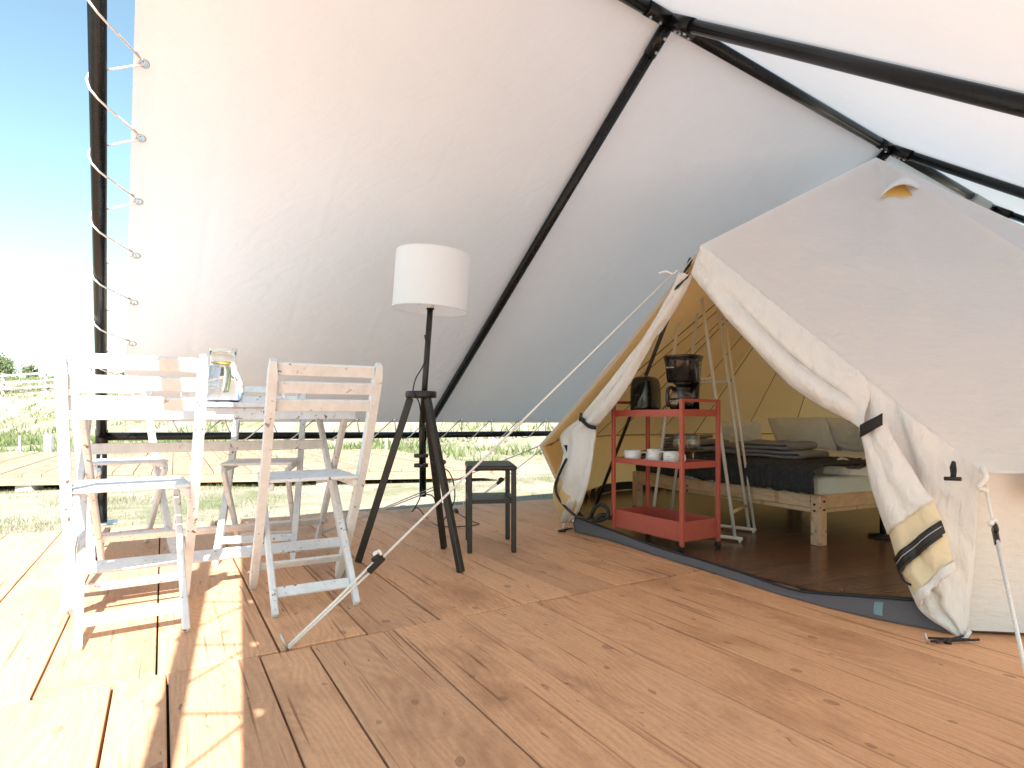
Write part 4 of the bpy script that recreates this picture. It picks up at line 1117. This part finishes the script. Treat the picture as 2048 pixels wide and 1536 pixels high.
def tray(z0, z1):
    m = MB(); th = .003; A0, B0_ = .0105, .0105
    a0, a1, b0, b1 = A0, TL-A0, B0_, TD-B0_
    # walls sit between the posts, folded sheet with an outward face
    def rect(a0, a1, b0, b1, z): return [QP(a0, b0, z), QP(a1, b0, z), QP(a1, b1, z), QP(a0, b1, z)]
    e = .0075
    v = rect(a0-e, a1+e, b0-e, b1+e, z0)+rect(a0-e, a1+e, b0-e, b1+e, z1)+rect(a0-e+th, a1+e-th, b0-e+th, b1+e-th, z1)+rect(a0-e+th, a1+e-th, b0-e+th, b1+e-th, z0+th)
    fs = [(0, 1, 2, 3), (12, 15, 14, 13)]
    for r_ in range(3): fs += [(r_*4+k, r_*4+(k+1) % 4, r_*4+4+(k+1) % 4, r_*4+4+k) for k in range(4)]
    m.add(v, fs); return m.build('tray', M['red'], trl)
tray(.705, .742); tray(.440, .472)
tray(.072, .172)

# coffee maker ----------------------------------------------------------------
KC = QP(.115, .135, .709); km = thing('coffee_maker', 'black drip coffee maker with a glass carafe on top of the red trolley', 'coffee maker', KC)
fy = V3(-.62, -.785); fy.normalize(); fx = V3(-fy.y, fy.x)       # front direction / side direction
krot = Matrix((fx, fy*-1, V3(0, 0, 1))).transposed()             # local x right-ish, local -y front
KP = lambda x, y, z: KC+krot @ V3(x, y, z)
def oval(m, rx0, ry0, z0, rx1, ry1, z1, cy0=0, cy1=0, n=32, p=2.8, rings=None):
    rr = rings or [(rx0, ry0, z0, cy0), (rx1, ry1, z1, cy1)]; V = []
    for rx, ry, z, cy in rr:
        for k in range(n):
            an = 2*math.pi*k/n; c, s_ = math.cos(an), math.sin(an)
            V.append(KP(rx*abs(c)**(2/p)*(1 if c > 0 else -1), cy+ry*abs(s_)**(2/p)*(1 if s_ > 0 else -1), z))
    L_ = len(rr); m.add(V, [(i*n+k, i*n+(k+1) % n, (i+1)*n+(k+1) % n, (i+1)*n+k) for i in range(L_-1) for k in range(n)]+[tuple(range(n))[::-1], tuple((L_-1)*n+k for k in range(n))], True)
m = MB(); oval(m, 0, 0, 0, 0, 0, 0, rings=[(.090, .098, 0, .0), (.093, .101, .004, 0), (.090, .098, .024, 0), (.080, .090, .030, 0)]); base = m.build('base', M['black_gloss'], km)
m = MB(); m.box(KP(-.012, -.097, .014), (.062, .012, .019), krot, .004); pn = m.build('control_panel', M['grey_plastic'], base)
m = MB(); m.box(KP(-.012, -.1035, .014), (.022, .002, .010), krot, .0005); m.build('display', M['black_plastic'], pn)
m = MB()
for x in (-.034, .010): m.tube([KP(x, -.102, .014), KP(x, -.1055, .014)], .0045, 10)
m.build('button', M['black_plastic'], pn)
m = MB(); oval(m, 0, 0, 0, 0, 0, 0, rings=[(.060, .030, .028, .066), (.058, .030, .10, .068), (.064, .034, .185, .064)]); m.build('back_column', M['black_gloss'], km)
m = MB(); oval(m, 0, 0, 0, 0, 0, 0, rings=[(.074, .082, .176, .008), (.078, .088, .184, .006), (.086, .098, .28, .0), (.092, .104, .305, 0), (.096, .108, .311, 0), (.092, .104, .316, 0)]); hd = m.build('brew_head', M['black_gloss'], km)
m = MB()
for i, w_ in enumerate((.004, .007, .003, .003, .004, .005, .004)): m.box(KP(-.050+i*.0062, -.0985, .252), (w_*.6, .0012, .0045+.002*(i % 2)), krot)
m.build('logo_print', M['white_print'], hd)
m = MB()
for i in range(13): m.box(KP(.0865-.0006*i*.5, .012+.006*math.sin(i*2.2), .287-i*.0072), (.0012, .010+.005*math.sin(i*1.7), .0040), krot)
m.build('side_print', M['white_print'], hd)
m = MB(); oval(m, 0, 0, 0, 0, 0, 0, rings=[(.030, .030, .158, -.018), (.046, .046, .178, -.016)]); m.build('filter_spout', M['black_plastic'], hd)
kc = KP(-.004, -.020, .031)
car_o = [(.001, 0), (.048, 0), (.056, .006), (.064, .040), (.060, .075), (.045, .100), (.043, .112)]; car_i = [(.041, .112), (.043, .099), (.058, .075), (.062, .040), (.054, .008), (.001, .003)]
cf = MB().lathe(car_o[:2]+car_o[1:-1]+dens(car_o[-2:])+dens(car_i[:2])+car_i[2:], kc, 36).build('carafe', M['glass'], km)
m = MB(); m.lathe([(.0455, .100), (.047, .104), (.047, .114), (.043, .122), (.001, .124)], kc, 28); m.build('lid', M['black_plastic'], cf)
m = MB(); hdv = krot @ V3(-.35, -.94, 0); hp = [kc+V3(0, 0, .108)+hdv*.046, kc+V3(0, 0, .116)+hdv*.075, kc+V3(0, 0, .100)+hdv*.098, kc+V3(0, 0, .045)+hdv*.100, kc+V3(0, 0, .018)+hdv*.088]
m.tube(smooth_path(hp), .0095, 8); m.build('handle', M['black_gloss'], cf)
m = MB(); m.lathe([(.0615, .052), (.0632, .054), (.0632, .060), (.0615, .062)], kc, 28); m.build('band', M['black_plastic'], cf)

# toaster seen from its narrow end -------------------------------------------
OC = QP(.385, .125, .709); tst = thing('toaster', 'rounded glossy black toaster beside the coffee maker on the trolley', 'toaster', OC)
OP = lambda x, y, z: OC+krot @ V3(x, y, z)
m = MB(); V = []; n = 28
prof = [(.056, .082, .010), (.065, .092, .016), (.069, .096, .05), (.068, .096, .14), (.064, .092, .185), (.054, .080, .212), (.038, .060, .222)]
for rx, ry, z in prof:
    for k in range(n):
        an = 2*math.pi*k/n; c, s_ = math.cos(an), math.sin(an); p = 3.6
        V.append(OP(rx*abs(c)**(2/p)*(1 if c > 0 else -1), ry*abs(s_)**(2/p)*(1 if s_ > 0 else -1), z))
m.add(V, [(i*n+k, i*n+(k+1) % n, (i+1)*n+(k+1) % n, (i+1)*n+k) for i in range(len(prof)-1) for k in range(n)]+[tuple(range(n))[::-1], tuple((len(prof)-1)*n+k for k in range(n))], True)
m.build('body', M['black_gloss'], tst)
m = MB(); m.box(OP(0, 0, .005), (.11, .15, .010), krot, .003); m.build('foot_plate', M['black_plastic'], tst)
m = MB(); m.box(OP(0, -.101, .115), (.032, .018, .012), krot, .004); m.build('lever', M['black_plastic'], tst)
m = MB()
for s_ in (-.020, .020): m.box(OP(s_, 0, .2225), (.020, .10, .003), krot)
m.build('slot_rim', M['zinc'], tst)
m = MB(); m.tube(smooth_path([OP(.06, .05, .02), OP(.10, .03, .05), OP(.13, .02, .075), OP(.16, .03, .09)]), .0035, 6); m.build('power_cord', M['black_plastic'], tst)

# mugs and glasses ---------------------------------------------------------------
def mug(pos, prof, mat, lb, hang_, hr, group='mugs on the middle tray'):
    mg = thing('mug', lb, 'mug', pos, 0, group); p = V3(*pos)
    o_ = prof; i_ = [(r-.003, z) for r, z in reversed(prof[1:])] 
    i_[-1] = (i_[-1][0], .006); i_.append((.001, .006))
    body = MB().lathe([(.001, 0)]+o_+i_, p, 32).build('cup', mat, mg)
    d = V3(math.cos(hang_), math.sin(hang_)); h = prof[-1][1]; r = prof[-1][0]*.97
    hp = [p+d*(r-.004)+V3(0, 0, h*.80), p+d*(r+hr*.75)+V3(0, 0, h*.84), p+d*(r+hr)+V3(0, 0, h*.55), p+d*(r+hr*.7)+V3(0, 0, h*.25), p+d*(prof[len(prof)//2][0]-.006)+V3(0, 0, h*.20)]
    MB().tube(smooth_path(hp), .0050, 8).build('handle', M['ceramic'], mg); return mg, body
ZT = .4438
mug((.687, 3.328, ZT), [(.036, 0), (.040, .004), (.047, .030), (.050, .070)], M['ceramic'], 'plain white tapered mug, leftmost on the middle tray', -.15, .030)
mug((.780, 3.212, ZT), [(.034, 0), (.0375, .004), (.0385, .04), (.0385, .083)], M['speckle'], 'white mug with dark speckles and a leafy smudge, middle of the three mugs', -.75, .030)
m3, b3 = mug((.845, 3.105, ZT), [(.036, 0), (.040, .004), (.0415, .04), (.0415, .076)], M['ceramic'], 'white mug printed with rows of small grey lettering, beside the wine glasses', -.35, .030)
m = MB()
for z, L_ in ((.052, 3), (.040, 4), (.030, 2)):
    for i in range(L_):
        an = R(-135+i*11); m.box(V3(.845+.0418*math.cos(an), 3.105+.0418*math.sin(an), ZT+z), (.001, .006, .0022), Matrix.Rotation(an, 3, 'Z'))
m.build('lettering', M['print'], b3)
def wineglass():
    g_ = thing('wine_glass', 'x', 'wine glass', (0, 0, 0), 0, 'wine glasses on the middle tray')
    bo = [(.001, .0655), (.010, .0685), (.0200, .0775), (.0300, .0930), (.0355, .115), (.0335, .142), (.0300, .160)]
    bi = [(.0292, .160), (.0327, .142), (.0347, .115), (.0292, .0935), (.0192, .0785), (.0095, .0700), (.001, .0675)]
    MB().lathe(bo[:-1]+dens(bo[-2:])[1:]+[(.0296, .1606)]+dens(bi[:2])+bi[2:], (0, 0, 0), 32).build('bowl', M['glass'], g_)
    MB().lathe(dens([(.001, .0060), (.0034, .0060), (.0032, .030), (.0038, .0650), (.001, .0652)]), (0, 0, 0), 16).build('stem', M['glass'], g_)
    MB().lathe(dens([(.001, 0), (.031, 0), (.031, .0015), (.008, .0040), (.003, .0057), (.001, .0057)]), (0, 0, 0), 28).build('foot', M['glass'], g_); return g_
wg = wineglass(); wg.location = (.905, 3.150, ZT); wg['label'] = 'stemmed wine glass half hidden behind the front red post of the trolley'
wg2 = copy_tree(wg); wg2.location = (.968, 3.128, ZT); wg2['label'] = 'stemmed wine glass standing clear to the right of the front red post'

# ------------------------------------------------------------------ white clothes rack
rk = thing('clothes_rack', 'white metal clothes rack with sloping legs behind the red trolley', 'clothes rack', V3(1.15, 3.5, .012))
fd_ = V3(.780, -.626); RC = V3(1.04, 3.395); ro = V3(.185, .265)
for k in range(2):
    c = RC+ro*k; z0 = .032
    MB().tube([c+fd_*.29+V3(0, 0, z0), c-fd_*.29+V3(0, 0, z0)], .010, 10).build('foot_bar', M['white_metal'], rk)
    m = MB()
    for s_ in (-.275, .275): m.tube([c+fd_*s_+V3(0, 0, .0125), c+fd_*s_+V3(0, 0, .03)], .008, 8)
    m.build('foot_pad', M['white_metal'], rk)
    for s_ in (-1, 1):
        MB().tube([c+fd_*(.25*s_)+V3(0, 0, z0), c+fd_*(.055*s_)+V3(0, 0, 1.44)], .0095, 10).build('leg', M['white_metal'], rk)
        if k == 1 and s_ == 1: MB().tube([c+fd_*(.25*s_+.02)+V3(.012, 0, z0), c+fd_*(.055*s_+.02)+V3(.012, 0, 1.44)], .0075, 10).build('leg', M['white_metal'], rk)
    MB().tube([c+fd_*.055+V3(0, 0, 1.44), c-fd_*.055+V3(0, 0, 1.44)], .0095, 10).build('top_bar', M['white_metal'], rk)
    MB().tube([c+fd_*(.25-.195*.63)+V3(0, 0, .92), c-fd_*(.25-.195*.63)+V3(0, 0, .92)], .0085, 10).build('cross_bar', M['white_metal'], rk)
q = lambda k, z: RC+ro*k+fd_*(.25-.195*(z-.032)/1.408)+V3(0, 0, z)
MB().tube([q(0, .17), q(1, .17)], .010, 10).build('rail', M['pine'], rk)
MB().tube([RC+V3(0, 0, 1.44), RC+ro+V3(0, 0, 1.44)], .010, 10).build('rail', M['white_metal'], rk)

# ------------------------------------------------------------------ bed
B0 = V3(1.64, 3.114); E1, E2 = V3(-.435, .900), V3(.900, .435); BW, BL = 1.62, 1.80
bed = thing('bed', 'low pine bed with pale blue mattress and white linen inside the tent', 'bed', V3(*(B0+E1*BW/2+E2*BL/2)))
BP = lambda a, b, z: B0+E1*a+E2*b+V3(0, 0, z)
brot = Matrix((E2, E1, V3(0, 0, 1))).transposed()
for a in (.032, BW-.032):
    for b in (.032, BL-.032):
        MB().box(BP(a, b, .146), (.058, .058, .270), brot, .004).build('leg', M['pine'], bed)
def pine_bar(a, b, name, w_, h_):
    a, b = V3(*a), V3(*b); c = (a+b)/2; d = b-a; m = MB(); m.box((0, 0, 0), (d.length, w_, h_), None, .004)
    o = m.build(name, M['pine'], None); o.parent = bed; o.location = c-bed.location; o.rotation_euler = (0, 0, math.atan2(d.y, d.x)); return o
r1 = pine_bar(BP(.064, .014, .246), BP(BW-.064, .014, .246), 'side_rail', .022, .074)
pine_bar(BP(.064, .030, .200), BP(BW-.064, .030, .200), 'lower_rail', .022, .034)
pine_bar(BP(.014, .064, .246), BP(.014, BL-.064, .246), 'end_rail', .022, .074)
pine_bar(BP(.030, .064, .200), BP(.030, BL-.064, .200), 'lower_rail', .022, .034)
pine_bar(BP(BW-.014, .064, .246), BP(BW-.014, BL-.064, .246), 'end_rail', .022, .074)
for a in (.034, BW*.62):
    for z in (.232, .198): p = BP(a, .003, z); MB().tube([p, p-E2*.006], .006, 8).build('bolt', M['black_plastic'], bed)
for z in (.250, .205): p = BP(.003, .034, z); MB().tube([p, p-E1*.006], .006, 8).build('bolt', M['black_plastic'], bed)
for z in (.49, .60): pine_bar(BP(.05, BL-.01, z), BP(BW-.05, BL-.01, z), 'headboard_rail', .022, .07)
for a in (.08, BW-.08): MB().box(BP(a, BL+.012, .34), (.022, .05, .64), brot, .003).build('headboard_post', M['pine'], bed)
def soft_box(c, sx, sy, sz, rot, n=16, e=.22, amp=.008, seed=0, sink=0, crown=0):
    """cushion-like rounded slab"""
    mb = MB(); V = []; 
    def P(u, v, w_):
        q = [u, v, w_]; 
        L_ = (abs(u)**(2/e)+abs(v)**(2/e)+abs(w_)**(2/e))**(e/2)
        q = [x/L_ for x in q]; x, y, z = q[0]*sx/2, q[1]*sy/2, q[2]*sz/2
        z += crown*sz*(1-q[0]**2)*(1-q[1]**2)*(1 if q[2] > 0 else 0)
        k = amp*fbm((x*7+seed, y*7, z*7), 1.0, 3)
        return Vector(c)+rot @ V3(x+k, y+k, z+k*1.2)
    for ax in range(3):
        for sg in (-1, 1):
            def fn(u, v, ax=ax, sg=sg):
                t3 = [0, 0, 0]; t3[ax] = sg; o = [q for q in range(3) if q != ax]; t3[o[0]] = 2*u-1; t3[o[1]] = 2*v-1; return P(*t3)
            nn = (n, n) 
            mb.grid(fn, n, n)
    return mb
mt_ = soft_box(BP(BW/2, BL/2, .318), BL-.05, BW-.05, .115, brot, 30, .14, .006, 1); mt_.build('mattress', M['mattress'], bed)
dv = soft_box(BP(BW/2+.03, BL/2+.13, .385), BL-.22, BW-.02, .095, brot, 40, .26, .020, 4, crown=.1)
tag(dv.build('duvet', M['sheet']), 'rumpled white duvet spread over the pine bed', 'duvet')
# duvet edge hanging over the end near the door flap
ev = MB()
def edgefall(u, v):
    b = .62+1.05*u; p = BP(.06-.075*math.sin(v*1.5), b, .418-.135*v**1.3)
    return p+E1*(-.012*math.sin(22*u+2*fbm((u*4, v, 1), 1))*v)+V3(0, 0, .006*fbm((u*8, v*3, 2), 1))
def throw_fn(u, v):
    # v 0..1 : from the foot edge drop, over the edge and across the bed
    a = .02+u*(BW-.10); s = v*.86
    if s < .13: z = .292+s; b = -.012-.004*math.sin(30*u)
    elif s < .23: t_ = (s-.13)/.10; b = -.012+.07*t_; z = .422+.018*math.sin(t_*math.pi/2)
    else: b = .058+(s-.23); z = .440
    pl = .007*math.sin(2*math.pi*u*38)*(1 if s < .3 else .5)+.006*fbm((u*7, v*7, 3), 1)
    if s < .13: return BP(a, b-.010-pl, z+.012*fbm((u*9, 0, 1), 1))
    return BP(a, b, z+pl)
th = MB(); th.grid(throw_fn, 190, 34); tho = th.build('throw', M['throw'], None, solid=.012)
tag(tho, 'pleated charcoal throw draped across the foot of the bed', 'throw')
MB().grid(edgefall, 40, 12).build('sheet_fall', M['sheet'], bed, solid=.006)

def folded_towel(parent, c, L_, W_, h, rot, seed):
    """towel folded in layers: a long strip wound back and forth with round folds"""
    m = MB(); lay = 2; th_ = h/lay; path = []
    for k in range(lay):
        z = th_*(k+.5); x0, x1 = (-L_/2, L_/2) if k % 2 == 0 else (L_/2, -L_/2)
        for i in range(9):
            x = x0+(x1-x0)*i/8; path.append((x, z+.003*fbm((x*8+seed, k, 0), 1)))
        if k < lay-1:
            s_ = 1 if x1 > 0 else -1
            for an in (-.6, 0, .6): path.append((x1+s_*th_*.5*math.cos(an), z+th_*.5+th_*.5*math.sin(an)))
    hh = th_*.46; V = []; n = len(path); K_ = 10
    for i, (x, z) in enumerate(path):
        a = path[max(i-1, 0)]; b = path[min(i+1, n-1)]; d = Vector((b[0]-a[0], b[1]-a[1])).normalized(); nn = Vector((-d.y, d.x))
        for j in range(K_+1):
            y = (j/K_-.5)*W_; e2 = hh*(1 if 0 < j < K_ else .55); w2 = .0055*fbm((x*9+seed, y*9, z*20), 1)
            V.append(Vector(c)+rot @ V3(x+nn.x*e2, y, z+nn.y*e2+w2))
        for j in range(K_, -1, -1):
            y = (j/K_-.5)*W_; e2 = hh*(1 if 0 < j < K_ else .55); w2 = .0055*fbm((x*9+seed, y*9, z*20), 1)
            V.append(Vector(c)+rot @ V3(x-nn.x*e2, y, z-nn.y*e2+w2))
    q = 2*(K_+1)
    m.add(V, [(i*q+j, i*q+(j+1) % q, (i+1)*q+(j+1) % q, (i+1)*q+j) for i in range(n-1) for j in range(q)]+[tuple(range(q)), tuple((n-1)*q+j for j in range(q))[::-1]], True)
    return m
def towel(name_lb, c, L_, W_, h, ang, seed):
    o = folded_towel(None, (0, 0, 0), L_, W_, h, Matrix.Identity(3), seed).build('folded_towel', M['towel']); o.location = c; o.rotation_euler = (0, 0, ang)
    return tag(o, name_lb, 'towel', 'folded grey towels on the bed')
a1 = math.atan2(-E1.y, -E1.x)
tz = .449
c1 = BP(.52, .33, tz); towel('thick grey folded towel, bottom of the two-towel pile nearest the bed corner', c1, .42, .30, .050, a1+.12, 1)
c2 = BP(.55, .32, tz+.051); towel('grey folded towel, top of the two-towel pile nearest the bed corner', c2, .35, .28, .050, a1+.05, 5)
c1 = BP(1.27, .33, tz); towel('grey folded towel, bottom of the three-towel pile seen through the trolley', c1, .44, .30, .046, a1, 9)
c2 = BP(1.29, .33, tz+.047); towel('grey folded towel, middle of the three-towel pile seen through the trolley', c2, .40, .28, .046, a1-.05, 13)
c3 = BP(1.38, .33, tz+.094); towel('thin grey folded towel, top of the three-towel pile seen through the trolley', c3, .30, .24, .028, a1+.05, 17)
c1 = BP(.86, .38, tz); towel('lone grey folded towel seen between the legs of the white clothes rack', c1, .26, .26, .075, a1, 21)
def pillow(c, W_, Hh, T_, rot, seed, lb):
    def fn(sg):
        def f(u, v):
            x, y = 2*u-1, 2*v-1
            pinch = 1-.10*(1-abs(x)**2)*abs(y)**6-.0; px = x*(1-.07*(1-y*y)*0-.06*abs(x)*(1-abs(y)))*1; 
            ed = max(0, (1-abs(x)**2.6))*max(0, (1-abs(y)**2.6)); z = sg*(T_/2)*ed**.48 + .010*fbm((x*2.2+seed, y*2.2, sg), 1.3, 3)*ed**.3
            return V3(x*W_/2*(1-.05*(1-abs(y))), y*Hh/2*(1-.06*(1-abs(x))), z)
        return f
    m = MB(); m.grid(fn(1), 26, 26); m.grid(fn(-1), 26, 26)
    o = m.build('pillow', M['pillow']); o.location = c; o.rotation_euler = rot.to_euler(); return tag(o, lb, 'pillow', 'pillows at the head of the bed')
def prot(lean, yaw=0):      # pillow standing on its long edge against the headboard
    ax = Matrix((E1, V3(0, 0, 1), E1.cross(V3(0, 0, 1)))).transposed()
    return Matrix.Rotation(yaw, 3, 'Z') @ Matrix.Rotation(lean, 3, E1) @ ax
pillow(BP(1.28, 1.50, .555), .56, .33, .17, prot(-.50), 1, 'white pillow standing upright at the head of the bed, in front of another pillow')
pillow(BP(1.02, 1.64, .550), .56, .33, .17, prot(-.42), 2, 'white pillow leaning behind the upright pillow at the head of the bed')
pillow(BP(.50, 1.48, .550), .56, .33, .17, prot(-.45), 3, 'white pillow at the head of the bed, cut off by the right door flap')
pillow(BP(1.52, 1.06, .545), .36, .28, .14, prot(-.5, .4), 4, 'small white pillow seen behind the legs of the clothes rack')
